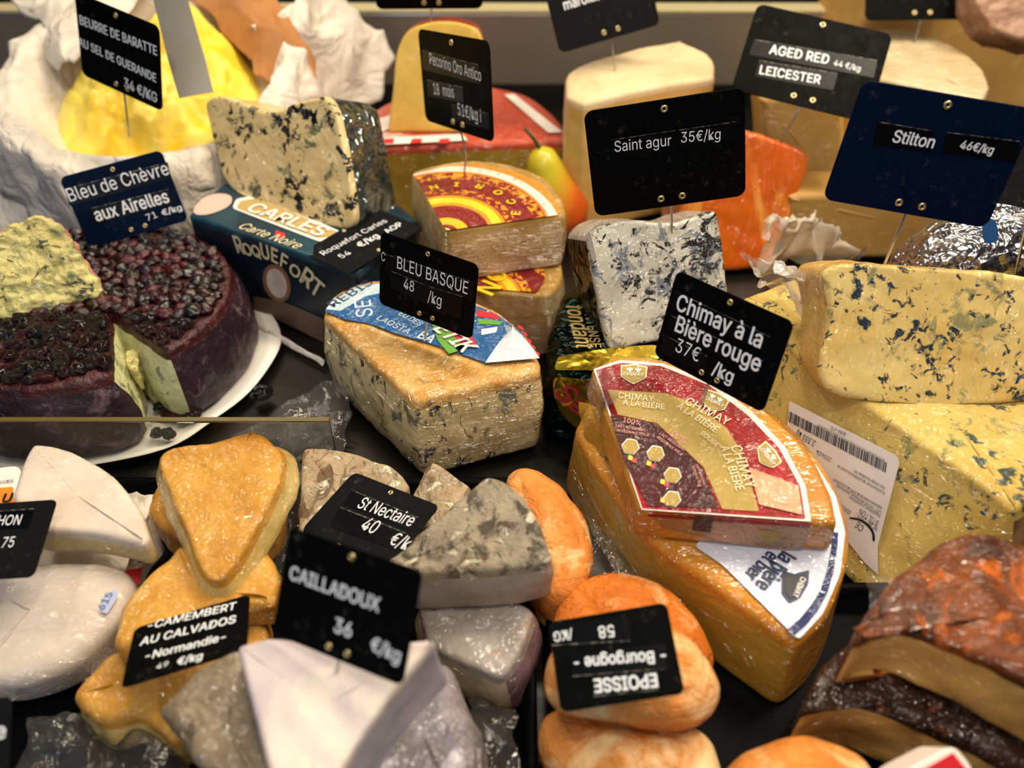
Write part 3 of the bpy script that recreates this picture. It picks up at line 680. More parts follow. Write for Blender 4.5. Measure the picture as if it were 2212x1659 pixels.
patch(T, pl, 'printed_oval', [(418, 452), (440, 428), (470, 418), (500, 424), (495, 445), (455, 462), (425, 465)], plain('pink_seal', '#e5b4a8', .5), rnd=.004, smoothline=True)
patch(T, pl, 'gold_panel', [(510, 450), (690, 516), (740, 506), (560, 428), (518, 434)], ink['gold'], rnd=.003)
patch(T, lift(T, .0004), 'panel_border', [(502, 450), (692, 523), (752, 508), (560, 421), (510, 430)], ink['white'], rnd=.003)
text(T, lift(T, .0008), 'CARLES', (530, 455), (690, 512), ink['white'], bold=.03, vs=.9)
ps = side_plane(T, (560, 518), (775, 588))
text(T, pl, 'Carte Noire', (512, 492), (640, 538), ink['cream'], vs=1.1, slant=.2)
patch(T, pl, 'red_stripe', [(596, 498), (616, 505), (614, 516), (594, 509)], ink['red'])
for k, (ch, a, b) in enumerate((('R', (515, 545), (530, 548)), ('O', (530, 549), (547, 553)), ('Q', (549, 553), (566, 557)), ('U', (568, 556), (584, 562)), ('E', (588, 563), (601, 570)), ('F', (606, 573), (619, 582)), ('O', (624, 586), (644, 603)), ('R', (648, 606), (668, 624)), ('T', (668, 626), (688, 644)))):
    text(T, ps, ch, a, b, ink['cream'], vs=1.1 if ch in 'OQ' else 1.4, bold=.03)
def ell(cx, cy, a, b, ph=0, n=20): return [(cx + a * math.cos(t) * math.cos(ph) - b * math.sin(t) * math.sin(ph), cy + a * math.cos(t) * math.sin(ph) + b * math.sin(t) * math.cos(ph)) for t in np.linspace(0, 2 * math.pi, n, endpoint=False)]
patch(T, ps, 'oval_emblem', ell(598, 612, 28, 42, -.35), plain('copper_print', '#8a6248', .4), smoothline=True)
ps2 = Pl(ps.M @ Matrix.Translation((0, 0, .0004))); patch(T, ps2, 'oval_emblem', ell(598, 612, 20, 33, -.35), plain('figure_print', '#c9b9ae', .5, var=.5), smoothline=True, label='pale figure in the middle of the oval emblem')
patch(T, ps, 'printed_ground', [(548, 640), (620, 655), (700, 690), (700, 740), (620, 700), (548, 665)], plain('sepia_print', '#6d5644', .5, var=.4), rnd=.002)
tag(crumple(None, 'paper_sheet', [(548, 692, .005), (700, 776, .005), (696, 788, .001), (546, 704, .001)], 0, .002, .0015, pw, 14), 'white paper edge on the counter in front of the dark box', 'paper')
# wedge on box
def dip(v, th): return v
T = body('cheese_wedge', 'blue-veined cheese wedge with dipped top edge standing on the dark box', 'cheese', plane_up((500, 408, .080), (735, 495, .080), 24),
         [(442, 222, 1), (465, 208), (505, 214), (545, 232), (592, 240), (640, 222), (700, 206, 1), (722, 228), (738, 290), (755, 380), (766, 468), (750, 496, 1), (650, 482), (560, 452), (505, 415), (478, 372), (455, 290)], .055,
         {'paste': m_roq, 'edge': m_roqe, 'foil': m_foilp}, top='paste', sides={'d': 'edge', 0: 'edge', 1: 'foil', 2: 'edge'}, names={'edge': 'rind', 'foil': 'foil_wrap'}, r=.003, amp=.0008, freq=60, zmin=.0795)
# ================================================================== ROUND LABEL WEDGES
def label_rings(T, pl, c, rim, name, back=None):
    cc = T.M.inverted() @ (pl.M @ Vector((*pl.uv(*c), 0))); rr = (pl.uv(*rim) - pl.uv(*c)).length
    return radial(name, cc.x, cc.y, rr, [(0, '#f8dfa0'), (.05, '#7b1c1f'), (.10, '#f5b320'), (.19, '#7b1c1f'), (.36, '#f5901e'), (.40, '#fbc92a'), (.48, '#f5901e'), (.51, '#7b1c1f'), (.86, '#e8862a'), (.885, '#efe0d0'), (.965, '#e8862a')], film=.5, sy=1. if back is None else rr / (pl.uv(*back) - pl.uv(*c)).length,
                  noise_cols=[('#f0a02c', 200, .50, .53, .76, .855), ('#f0a02c', 220, .52, .55, .52, .60)]), rr
T = body('cheese_wedge', 'lower wrapped wedge of the pair with red round label, mostly under the other', 'cheese', flat(.058),
         [(1025, 628, 1), (1188, 640, 1), (1214, 600), (1205, 550), (1150, 510), (1050, 488), (960, 480), (903, 500, 1)], .058, {'paste': m_peco, 'rind': m_prind}, top='paste', sides={'d': 'paste', 1: 'rind'}, bulge=.003, amp=.001, freq=40)
pl = lift(T, .0012); mm, _ = label_rings(T, pl, (1000, 640), (1190, 560), 'round_label_lower')
patch(T, pl, 'round_label', [(1030, 622), (1160, 632), (1180, 600), (1165, 555), (1120, 525), (1040, 505), (960, 498), (920, 510)], mm, rnd=.003)
text(T, Pl(pl.M @ Matrix.Translation((0, 0, .0005))), 'N', (1062, 640), (1085, 622), ink['yellow'], bold=.04, vs=1)
text(T, Pl(pl.M @ Matrix.Translation((0, 0, .0005))), 'O', (1078, 612), (1100, 596), ink['yellow'], bold=.04, vs=1)
T = body('cheese_wedge', 'quarter wheel with round maroon and orange ringed label, on top of the pair', 'cheese', flat(.1055),
         [(962, 500, 1), (1222, 464, 1), (1214, 428), (1182, 388), (1120, 360), (1040, 347), (960, 352), (886, 371, 1)], .046, {'paste': m_peco, 'rind': m_prind}, top='paste', sides={'d': 'paste', 1: 'rind'}, bulge=.002, amp=.0007, topamp=.2, freq=40, rnd=.004)
pl = lift(T, .0006); mm, rr = label_rings(T, pl, (962, 502), (1206, 462), 'round_label_print', (1000, 356))
patch(T, pl, 'round_label', [(964, 498), (1208, 464), (1198, 430), (1165, 395), (1110, 370), (1035, 357), (960, 361), (892, 376)], mm, rnd=.002)
p2 = Pl(pl.M @ Matrix.Translation((0, 0, .0004)))
# bearings of the reading circle
c0 = p2.uv(962, 502); ang = lambda px, py: math.degrees(math.atan2(*(reversed(tuple(p2.uv(px, py) - c0)))))
def ringtext(T, pl, s, pxs, size, mat, bold=0., wide=1.):
    """letters set one by one along a printed ring, their tops towards the middle"""
    P_ = [pl.uv(*q) for q in pxs]; L_ = [0]
    for k in range(len(P_) - 1): L_.append(L_[-1] + (P_[k + 1] - P_[k]).length)
    V_ = []; F_ = []
    for k, ch in enumerate(s):
        if ch == ' ': continue
        t = L_[-1] * (k + .5) / len(s); i = max(q for q in range(len(L_) - 1) if L_[q] <= t); u = (t - L_[i]) / (L_[i + 1] - L_[i]); P0_ = P_[i] * (1 - u) + P_[i + 1] * u
        x = (P_[i + 1] - P_[i]).normalized(); y = Vector((-x.y, x.x)); v, f, W = textmesh(ch, bold); n0 = len(V_)
        for q in v: w_ = P0_ + x * ((q[0] - W / 2) * size * wide) + y * ((q[1] - .35) * size); V_.append((w_.x, w_.y, .0004 + q[2] * size * .5))
        F_ += [tuple(j + n0 for j in g) for g in f]
    M = T.M.inverted() @ pl.M
    return addmesh('lettering', [M @ Vector(q) for q in V_], F_, mat, T.o, smooth=False)
ringtext(T, p2, 'ECORIN', [(1108, 474), (1112, 452), (1095, 430), (1062, 412), (1020, 402), (970, 401), (915, 412)], .0135, ink['yellow'], bold=.05, wide=1.15)
ringtext(T, p2, 'IMAVA LED RASAC', [(1178, 470), (1172, 440), (1145, 408), (1105, 385), (1050, 371), (985, 366)], .0065, ink['pink'])
# ================================================================== SAINT-AGUR-LIKE FOIL PIECES
m_foilb = foil('black_green_foil', '#1c3a2e', '#14161a', 75, .9); m_foily = foil('gold_foil', '#f0d24a', '#c9a52c', 50, .6)
T = body('wrapped_cheese', 'cheese in black and gold crinkled foil under film, below the bluish-white wedge', 'cheese', flat(.062),
         [(1196, 800), (1186, 730), (1205, 650), (1245, 605), (1330, 590), (1480, 620), (1585, 680), (1580, 760), (1470, 800), (1330, 815)], .058, {'foil': m_foilb}, top='foil', r=.012, amp=.003, freq=45, seed=2, flare=.004)
P = lambda *q: q
patch(T, lift(T, .003), 'gold_label', [(1196, 800), (1205, 770), (1330, 750), (1420, 745), (1430, 775), (1300, 800)], m_foily, rnd=.003)
ps = side_plane(T, (1192, 790), (1300, 825), .004, .007)
patch(T, ps, 'gold_label', [(1195, 812), (1300, 825), (1330, 900), (1290, 960), (1215, 900), (1195, 850)], m_foily, rnd=.004)
text(T, Pl(ps.M @ Matrix.Translation((0, 0, .0006))), 'Sa', (1196, 850), (1248, 895), ink['wine'], vs=1.1, bold=.03, slant=.2)
text(T, lift(T, .0045), 'fondant', (1222, 660), (1245, 752), ink['gold'], vs=1.2, slant=.2, bold=.02)
text(T, lift(T, .0045), 'INTENSE', (1262, 672), (1276, 752), ink['gold'], vs=1.)
T = body('cheese_wedge', 'bluish-white veined cheese wedge in shiny film, below the largest black sign', 'cheese', plane_up((1322, 757, .064), (1545, 715, .064), 26),
         [(1318, 757, 1), (1300, 680), (1284, 590), (1272, 520, 1), (1300, 488), (1370, 476), (1450, 482), (1505, 468), (1548, 455, 1), (1562, 540), (1572, 640), (1568, 712, 1), (1440, 735)], .05,
         {'paste': m_agur, 'foil': m_foilb, 'rind': cheese('grey_film_top', '#b9b0a6', '#8f877c', 30, film=1)}, top='paste', sides={'d': 'rind', 0: 'foil'}, names={'foil': 'foil_wrap'}, r=.003, amp=.0012, freq=55, zmin=.0635)
ps = side_plane(T, (1318, 757), (1272, 520), 0, .001)
for q in ((0, .3), (.38, .5), (.6, .7)): pass
patch(T, ps, 'barcode', [(1268, 505), (1276, 500), (1290, 560), (1282, 566)], ink['white'])
# ================================================================== BLEU BASQUE-LIKE WEDGE
T = body('cheese_wedge', 'large blue-veined quarter with golden rind and blue printed label, centre of the display', 'cheese', flat(.07),
         [(897, 866, 1), (1168, 803, 1), (1158, 752), (1110, 695), (1030, 650), (930, 618), (840, 602), (770, 612), (715, 642), (695, 682, 1)], .07, {'rind': m_basqr, 'paste': m_basqp, 'side_rind': m_basqs}, sides={'d': 'paste', 1: 'side_rind'}, r=.0045, bulge=.003, amp=.0012, topamp=.7, freq=60, rnd=.003)
pl = lift(T, .0016)
patch(T, pl, 'printed_label', [(702, 672), (745, 690), (800, 700), (860, 722), (950, 748), (1052, 785), (1100, 765), (1150, 768), (1130, 722), (1075, 680), (1000, 647), (920, 624), (840, 609), (775, 618), (722, 645)], L_blue, rnd=.001)
p2 = Pl(pl.M @ Matrix.Translation((0, 0, .0004))); p3 = Pl(pl.M @ Matrix.Translation((0, 0, .0008)))
patch(T, p2, 'pale_band', [(704, 668), (735, 672), (790, 640), (850, 628), (845, 610), (778, 618), (722, 645)], L_pale)
text(T, p3, 'REBIS', (722, 664), (808, 612), ink['navy'], vs=.8)
text(T, p2, 'SE', (806, 682), (800, 648), ink['pale'], vs=.9)
text(T, p2, 'LAOSTA', (812, 690), (880, 722), ink['pale'], vs=1.0)
text(T, p2, 'EU DES', (860, 680), (905, 705), ink['pale'], vs=1.1)
text(T, p2, 'BA', (900, 730), (930, 742), ink['pale'], vs=1.2, bold=.04)
patch(T, p2, 'red_diamond', [(955, 695), (1000, 700), (1035, 750), (985, 748)], ink['red'])
patch(T, p3, 'green_diamond', [(930, 690), (955, 692), (975, 720), (1005, 753), (970, 765), (945, 735)], ink['green'])
text(T, Pl(p3.M @ Matrix.Translation((0, 0, .0005))), 'ETIK', (936, 712), (998, 762), ink['white'], vs=1.1, bold=.05, slant=.2)
patch(T, p2, 'red_diamond', [(1030, 668), (1075, 680), (1080, 690), (1030, 684)], ink['red']); patch(T, p2, 'green_diamond', [(1030, 688), (1085, 695), (1080, 702), (1035, 700)], ink['green'])
patch(T, p2, 'white_stripe', [(1040, 712), (1075, 706), (1072, 718), (1040, 724)], ink['white']); patch(T, p2, 'grey_panel', [(1088, 700), (1120, 715), (1140, 745), (1100, 735)], film_ink('grey_panel', '#8d97a4'))
for k in range(5): patch(T, p2, 'red_check', [(1118 + k * 9, 702 + k * 14), (1128 + k * 9, 706 + k * 14), (1131 + k * 9, 713 + k * 14), (1121 + k * 9, 710 + k * 14)], ink['red'])
# curled label corner
a = [p3.uv(*q) for q in ((1048, 786), (1108, 724), (1166, 776))]; V_ = []; F_ = []; n = 14
for i in range(n + 1):
    for j in range(n + 1):
        u, v = i / n, j / n; P0_ = a[0] * (1 - u) + a[2] * u; P1_ = a[1]; q = P0_ * (1 - v) + P1_ * v; V_.append(T.M.inverted() @ (p3.M @ Vector((q.x, q.y, .001 + .010 * math.sin(v * math.pi * .62) * (1 - abs(u - .5) * .8)))))
for i in range(n):
    for j in range(n): q = i * (n + 1) + j; F_.append((q, q + n + 1, q + n + 2, q + 1))
addmesh('curled_label_corner', V_, F_, L_curl, T.o)['label'] = 'white underside of the curled label corner'
# ================================================================== STILTON PAIR
T = body('cheese_wedge', 'big blue-veined wheel piece with slanting face and white weight label, under the upright block', 'cheese', flat(.09),
         [(1600, 640, 1), (1750, 785), (1868, 872), (2040, 988), (2195, 1105, 1), (2290, 1040, 1), (2300, 850), (2150, 700), (1950, 620), (1740, 590, 1)], .09, {'paste': m_stil2, 'rind': m_brindk, 'top': m_stil2}, top='paste', sides={'d': 'paste', 1: 'rind'}, flare=.038, r=.005, amp=.0012, freq=35, seed=5)
ps = side_plane(T, (1868, 872), (2040, 988), .038, .0022)
wl = plain('white_weight_label', '#d9d2cc', .6)
patch(T, ps, 'weight_label', [(1706, 866), (1938, 985), (1943, 1000), (1896, 1180), (1897, 1242), (1868, 1215), (1760, 1080), (1700, 920)], wl, rnd=.0008)
pq = Pl(ps.M @ Matrix.Translation((0, 0, .0004))); rnd_ = random.Random(3); x = 0
bars = []
while x < 1:
    w_ = rnd_.choice((.004, .006, .010)); a = (1705 + 209 * x, 888 + 110 * x); b = (1705 + 209 * (x + w_), 888 + 110 * (x + w_)); bars.append([a, b, (b[0] - 3, b[1] + 22), (a[0] - 3, a[1] + 22)]); x += w_ + rnd_.choice((.004, .006, .009))
V_ = []; F_ = []
for q in bars:
    b = len(V_)
    for p in q: u = pq.uv(*p); V_.append(T.M.inverted() @ (pq.M @ Vector((u.x, u.y, .0001))))
    F_.append((b, b + 1, b + 2, b + 3))
addmesh('barcode', V_, F_, ink['black'], T.o, smooth=False)
for s_, a, b, vs in (('(91)1000004911512(3103)002355(17)240610(91)000001', (1912, 992), (1767, 915), 1.2), ('MAX 6°C', (1828, 935), (1796, 920), 1.2), ('2.355 kg', (1763, 953), (1723, 930), 1.5), ('10/06/24', (1797, 990), (1766, 972), 1.5), ('A consommer de préférence avant le:', (1913, 1063), (1810, 1003), 1.5), ('Ten minste houdbaar tot:', (1914, 1052), (1846, 1014), 1.5), ('Gepasteuriseerde KOEMELK,zout,enzym.', (1907, 1096), (1800, 1032), 1.5), ('LAIT VACHE pasteurisé, sel,enzyme.', (1904, 1105), (1808, 1045), 1.5), ('Ingrédients/ Ingrediënten:', (1903, 1113), (1835, 1070), 1.4), ('STILTON', (1900, 1127), (1860, 1098), 1.6), ('00000001', (1840, 1105), (1806, 1080), 1.5), ('N° lot/ Lotnr.:', (1897, 1139), (1850, 1108), 1.5), ('CE', (1868, 1138), (1854, 1126), 1.4)):
    text(T, pq, s_, a, b, ink['black'], vs=vs, bold=.0)
cc = [(1836 + 0, 1117), (1858, 1121), (1877, 1133), (1888, 1150), (1890, 1165), (1888, 1171), (1885, 1166), (1884, 1152), (1874, 1137), (1857, 1125), (1836, 1120)]; patch(T, pq, 'oval_stamp', cc, ink['black'], smoothline=True)
crumple(T, 'loose_film', [(1600, 560, .125), (1770, 600, .14), (1790, 730, .10), (1690, 640, .09)], 0, .01, .010, veil, seed=12)
T = body('cheese_block', 'upright blue-veined yellow block, the largest cut face, at the right', 'cheese', plane_up((1862, 864, .0915), (2180, 872, .0915), 30),
         [(1776, 590, 1), (1800, 572), (1860, 568), (2000, 578), (2150, 590), (2290, 606, 1), (2290, 850, 1), (2200, 868), (2060, 880), (1930, 874), (1830, 858), (1782, 838, 1), (1770, 790), (1792, 690)], .055,
         {'paste': m_stil, 'rind': m_stile}, top='paste', sides={'d': 'rind'}, r=.003, amp=.0012, freq=50, zmin=.0905)
# ================================================================== CHIMAY PAIR
T = body('cheese_wedge', 'lower long yellow wedge with a white and blue label, under the red-labelled quarter', 'cheese', flat(.055),
         [(1240, 925, 1), (1300, 1020), (1395, 1150), (1560, 1275), (1722, 1388, 1), (1785, 1330), (1825, 1240), (1838, 1150), (1815, 1060), (1760, 970), (1690, 900), (1560, 840, 1), (1400, 820), (1290, 850)], .055, {'paste': m_chimp2, 'rind': m_chimp}, top='rind', sides={'d': 'rind', 0: 'paste'}, r=.006, amp=.0006, freq=30, topamp=.3, flare=.004)
pl = lift(T, .0012)
patch(T, pl, 'round_label', [(1500, 1180), (1560, 1220), (1725, 1383), (1778, 1325), (1815, 1240), (1826, 1150), (1805, 1070), (1760, 1000), (1600, 1080)], L_white, rnd=.002)
p2 = Pl(pl.M @ Matrix.Translation((0, 0, .0007)))
arc = [(1714, 1372), (1765, 1318), (1800, 1235), (1811, 1150), (1798, 1100), (1803, 1098), (1817, 1150), (1808, 1238), (1772, 1324), (1719, 1378)]; patch(T, p2, 'blue_ring', [(1700, 1361), (1728, 1336), (1752, 1308), (1772, 1275), (1787, 1232), (1795, 1190), (1799, 1150), (1811, 1150), (1808, 1190), (1800, 1238), (1786, 1284), (1766, 1320), (1742, 1350), (1711, 1376)], plain('blue_ring_ink', '#14285e', .35, film=1))
text(T, p2, 'la bière', (1690, 1190), (1630, 1262), ink['navy'], vs=1.3, bold=.03); text(T, p2, 'et bier', (1660, 1190), (1606, 1240), ink['navy'], vs=1.3, bold=.03)
patch(T, p2, 'shield_emblem', [(1690, 1232), (1714, 1240), (1748, 1232), (1746, 1262), (1728, 1292), (1705, 1303), (1688, 1282)], ink['navy']); p3 = Pl(p2.M @ Matrix.Translation((0, 0, .0004)))
patch(T, p3, 'shield_emblem', [(1695, 1238), (1715, 1246), (1741, 1239), (1740, 1262), (1724, 1286), (1707, 1294), (1695, 1278)], ink['black']); text(T, Pl(p3.M @ Matrix.Translation((0, 0, .0003))), 'CHIMAY', (1730, 1246), (1712, 1288), ink['white'], vs=1.1, bold=.03)
T = body('cheese_wedge', 'film-wrapped amber quarter with a red, gold and white label, lying on the long wedge', 'cheese', plane3((1385, 1103, .080), (1275, 792, .098), (1812, 1132, .082)),
         [(1383, 1104, 1), (1814, 1134, 1), (1795, 1060), (1745, 970), (1665, 890), (1560, 815), (1440, 775), (1340, 770), (1274, 794, 1), (1310, 900)], .026, {'paste': m_chimp}, top='paste', r=.004, rb=.004, amp=.001, topamp=.2, freq=35, rnd=.003, flare=.002)
pl = lift(T, .0012)
L_red = plain('red_print', '#8a090e', .35, film=.45, var=.6, fine=.8); L_gold = plain('gold_print', '#a88e48', .35, film=.45, fine=1.1); L_dark = plain('dark_print', '#401014', .35, film=.45, var=.5, fine=1.); L_rim = plain('white_rim', '#efe3d8', .35, film=1)
patch(T, pl, 'label_rim', [(1386, 1101), (1752, 1127), (1740, 1050), (1695, 965), (1625, 890), (1540, 825), (1430, 785), (1340, 778), (1282, 798)], L_rim, rnd=.001)
p2 = Pl(pl.M @ Matrix.Translation((0, 0, .0004))); p3 = Pl(pl.M @ Matrix.Translation((0, 0, .0008))); p4 = Pl(pl.M @ Matrix.Translation((0, 0, .0012))); p5 = Pl(pl.M @ Matrix.Translation((0, 0, .0016)))
patch(T, p2, 'red_panel', [(1388, 1098), (1740, 1121), (1728, 1050), (1683, 968), (1615, 897), (1533, 833), (1428, 791), (1340, 784), (1288, 800)], L_red, rnd=.0008)
patch(T, p3, 'gold_panel', [(1312, 842), (1440, 850), (1500, 872), (1570, 925), (1600, 975), (1640, 1105), (1560, 1100), (1520, 1010), (1420, 915), (1335, 896)], L_gold)
patch(T, p3, 'dark_panel', [(1318, 897), (1420, 917), (1518, 1012), (1552, 1098), (1400, 1094), (1345, 990)], L_dark)
patch(T, p4, 'photo_panel', [(1618, 1010), (1725, 1050), (1733, 1112), (1640, 1090)], plain('peach_print', '#d0926e', .4, var=.4, film=.8))
hx = lambda cx, cy, r: [(cx + r * math.cos(math.radians(a)), cy + r * .95 * math.sin(math.radians(a))) for a in range(10, 370, 60)]
for cx, cy in ((1362, 965), (1416, 980), (1453, 1027), (1452, 1078)):
    hm = patch(T, p4, 'hexagon_medal', hx(cx, cy, 20), ink['white']); patch(T, p5, 'medal_field', hx(cx, cy, 18), L_gold, parent=hm)
for (cx, cy) in ((1358, 988), (1398, 1000), (1428, 1040), (1428, 1080)):
    for k, c in enumerate(('yellow', 'red', 'black')): patch(T, p4, 'ribbon_square', [(cx + k * 9, cy + k * 6 - 5), (cx + 9 + k * 9, cy + k * 6 - 2), (cx + 7 + k * 9, cy + 7 + k * 6), (cx - 2 + k * 9, cy + 4 + k * 6)], ink[c])
def shield(cx, cy, w_, h_, a):
    q = [(-1, -.8), (-.4, -.9), (0, -1), (.4, -.9), (1, -.8), (.95, .3), (.4, .75), (0, 1), (-.4, .75), (-.95, .3)]; c, s = math.cos(a), math.sin(a)
    return [(cx + x * w_ * c - y * h_ * s, cy + x * w_ * s + y * h_ * c) for x, y in q]
for cx, cy, a in ((1369, 808, .05), (1543, 868, .45), (1658, 986, .9)):
    sh = patch(T, p4, 'shield_emblem', shield(cx, cy, 29, 22, a), ink['cream']); patch(T, p5, 'shield_field', shield(cx, cy, 26, 19, a), L_gold, parent=sh)
    c, s = math.cos(a), math.sin(a); text(T, Pl(p5.M @ Matrix.Translation((0, 0, .0003))), 'CHIMAY', (cx - 22 * c - 4 * s, cy - 22 * s + 4 * c), (cx + 22 * c - 4 * s, cy + 22 * s + 4 * c), ink['white'], vs=1.1, bold=.02, parent=sh)
    for e in (-9, 9):
        u = cx + e * c + 9 * s; w_ = cy + e * s - 9 * c; patch(T, Pl(p5.M @ Matrix.Translation((0, 0, .0003))), 'fleur_emblem', [(u + x * c - y * s, w_ + x * s + y * c) for x, y in ((0, -7), (2, -2), (7, -4), (5, 2), (2, 1), (3, 5), (-3, 5), (-2, 1), (-5, 2), (-7, -4), (-2, -2))], ink['white'], parent=sh)
for s_, a, b, mt, vs in (('CHIMAY', (1335, 860), (1412, 868), 'cream', 1.2), ('À LA BIÈRE', (1345, 874), (1435, 885), 'cream', 1.2), ('CHIMAY', (1478, 872), (1570, 920), 'cream', 1.2), ('À LA BIÈRE', (1460, 880), (1545, 935), 'cream', 1.2), ('CHIMAY', (1578, 965), (1612, 1055), 'cream', 1.2), ('À LA BIÈRE', (1556, 965), (1590, 1060), 'cream', 1.2), ('ROUGE', (1512, 938), (1548, 966), 'cream', 1.1),
                       ('100%', (1345, 912), (1383, 920), 'pink', 1.3), ('LAIT RÉGIONAL', (1330, 922), (1395, 933), 'pink', 1.2), ('REGIONALE MELK', (1332, 932), (1402, 943), 'pink', 1.2), ('100%', (1440, 935), (1478, 958), 'pink', 1.3), ('LAIT RÉGIONAL', (1424, 938), (1476, 974), 'pink', 1.2), ('REGIONALE MELK', (1418, 946), (1472, 985), 'pink', 1.2), ('LAIT RÉGIONAL', (1503, 1005), (1520, 1050), 'pink', 1.2), ('REGIONALE MELK', (1494, 1008), (1511, 1052), 'pink', 1.2)):
    text(T, p5, s_, a, b, ink[mt], vs=vs)
# label folded down over the front side
ps = side_plane(T, (1383, 1104), (1814, 1134), .002, .0015)
patch(T, ps, 'label_fold', [(1400, 1108), (1752, 1131), (1738, 1180), (1700, 1190), (1560, 1170), (1430, 1140)], plain('folded_label', '#a87848', .35, film=1, var=.4), rnd=.001)
patch(T, Pl(ps.M @ Matrix.Translation((0, 0, .0004))), 'red_edge', [(1400, 1108), (1752, 1131), (1750, 1140), (1400, 1116)], L_red)
patch(T, Pl(ps.M @ Matrix.Translation((0, 0, .0006))), 'shield_emblem', shield(1660, 1160, 25, 15, .1), L_gold)
patch(T, Pl(ps.M @ Matrix.Translation((0, 0, .0005))), 'dark_square', [(1500, 1112), (1542, 1115), (1535, 1150), (1495, 1145)], L_dark)
crumple(T, 'loose_film', [(1262, 830, .10), (1330, 765, .11), (1330, 850, .105), (1290, 905, .08)], 0, .006, .004, MT['film'], 20, seed=7)
# yellow twisted film end
crumple(T, 'twisted_film', [(1250, 870, .07), (1300, 880, .085), (1330, 1000, .065), (1265, 960, .05)], 0, .008, .003, clear('yellow_film', .5, '#e0b040'), 20, seed=9)
# ================================================================== ST NECTAIRE
T = body('cheese_wedge', 'tan mottled wedge behind the small lying sign, leftmost of the grey-rind pieces', 'cheese', flat(.042),
         [(654, 966, 1), (720, 968), (800, 988), (865, 1018), (890, 1046, 1), (840, 1130), (770, 1225, 1), (632, 1215, 1)], .042, {'rind': m_greyb, 'paste': m_npaste}, sides={'d': 'paste', 0: 'rind'}, r=.004, amp=.0012)
T = body('cheese_wedge', 'small tan mottled wedge tip pointing back, between the larger grey-rind pieces', 'cheese', flat(.05),
         [(932, 990, 1), (1020, 1048, 1), (985, 1150, 1), (855, 1120, 1)], .05, {'rind': m_greyb, 'paste': m_npaste}, sides={'d': 'paste', 0: 'rind'}, r=.004, amp=.001, seed=2)
T = body('cheese_wedge', 'grey mottled wedge over its dark-violet-edged neighbour, thick white paste facing front', 'cheese', plane3((905, 1238, .080), (1052, 1026, .086), (1190, 1205, .084)),
         [(1052, 1024, 1), (1110, 1050), (1160, 1118), (1194, 1206, 1), (1080, 1228), (800, 1236, 1)], .036, {'rind': m_grey, 'paste': m_npaste}, sides={'d': 'paste', 0: 'rind'}, r=.004, amp=.0012, seed=3, bulge=.001)
T = body('cheese_wedge', 'film-wrapped wedge with violet-brown rind lying lowest at the tray edge', 'cheese', plane3((940, 1400, .040), (1082, 1464, .040), (1130, 1290, .046)),
         [(925, 1395, 1), (1082, 1466, 1), (1120, 1420), (1145, 1360), (1150, 1312, 1), (1060, 1265, 1), (900, 1300, 1)], .040, {'rind': cheese('wrapped_grey_rind', '#b0a8a0', '#8a8078', 30, [('#b98a50', 30, .58, .68, (.4, 2, 1))], rough=.3, film=1, fine=.7), 'paste': cheese('beige_paste', '#c2b196', '#b09c7c', 14, rough=.4, film=.5), 'side_rind': cheese('violet_rind', '#8d7076', '#6d5258', 40, film=.8)}, sides={'d': 'paste', 1: 'side_rind'}, r=.004, amp=.0012, flare=.004, bulge=.002)
# ================================================================== CAILLADOUX PYRAMID and neighbours
T = body('cheese_wedge', 'rough grey-brown rind piece behind the left of the pale foreground triangle', 'cheese', plane3((340, 1535, .075), (515, 1398, .085), (600, 1700, .08)),
         [(332, 1535, 1), (370, 1490), (430, 1440), (518, 1398, 1), (590, 1560), (620, 1760, 1), (500, 1760, 1), (420, 1640)], .05, {'rind': m_rough, 'paste': cheese('cream_grey_side', '#c9b795', '#8f7d5f', 26, [('#6d5c40', 40, .58, .70, (.4, 1, 2))], film=.6)}, sides={'d': 'paste'}, r=.005, amp=.002, freq=45)
T = body('cheese_wedge', 'rough grey-violet piece in film at the right of the pale foreground triangle', 'cheese', flat(.062),
         [(880, 1400), (960, 1415), (1000, 1480), (1035, 1560), (1045, 1640), (1030, 1760), (850, 1800), (780, 1650)], .062, {'rind': cheese('film_rough_rind', '#9a8f96', '#5f5650', 30, [('#2c2722', 40, .58, .66, (1, .4, 1), 1.2), ('#d9cfd6', 36, .58, .66)], (110, 1), .4, film=1, bd=.003)}, top='rind', r=.014, amp=.003, freq=45, flare=.003)
T = body('cheese_wedge', 'pale bloomy triangular cheese in the blurred foreground with a tall black sign stuck in', 'cheese', plane3((515, 1395, .105), (950, 1385, .105), (640, 1760, .095)),
         [(510, 1394, 1), (590, 1376), (720, 1396), (945, 1378, 1), (860, 1480), (745, 1655), (640, 1850, 1), (590, 1700)], .055, {'rind': m_paperw, 'side_rind': cheese('shade_toned_side', '#b3b0bc', '#a09daa', 16, rough=.6)}, sides={'d': 'side_rind'}, r=.003, amp=.0008, freq=40, rnd=.0025, flare=.004)  # sides in cool grey: bluish shade painted into the rind colour
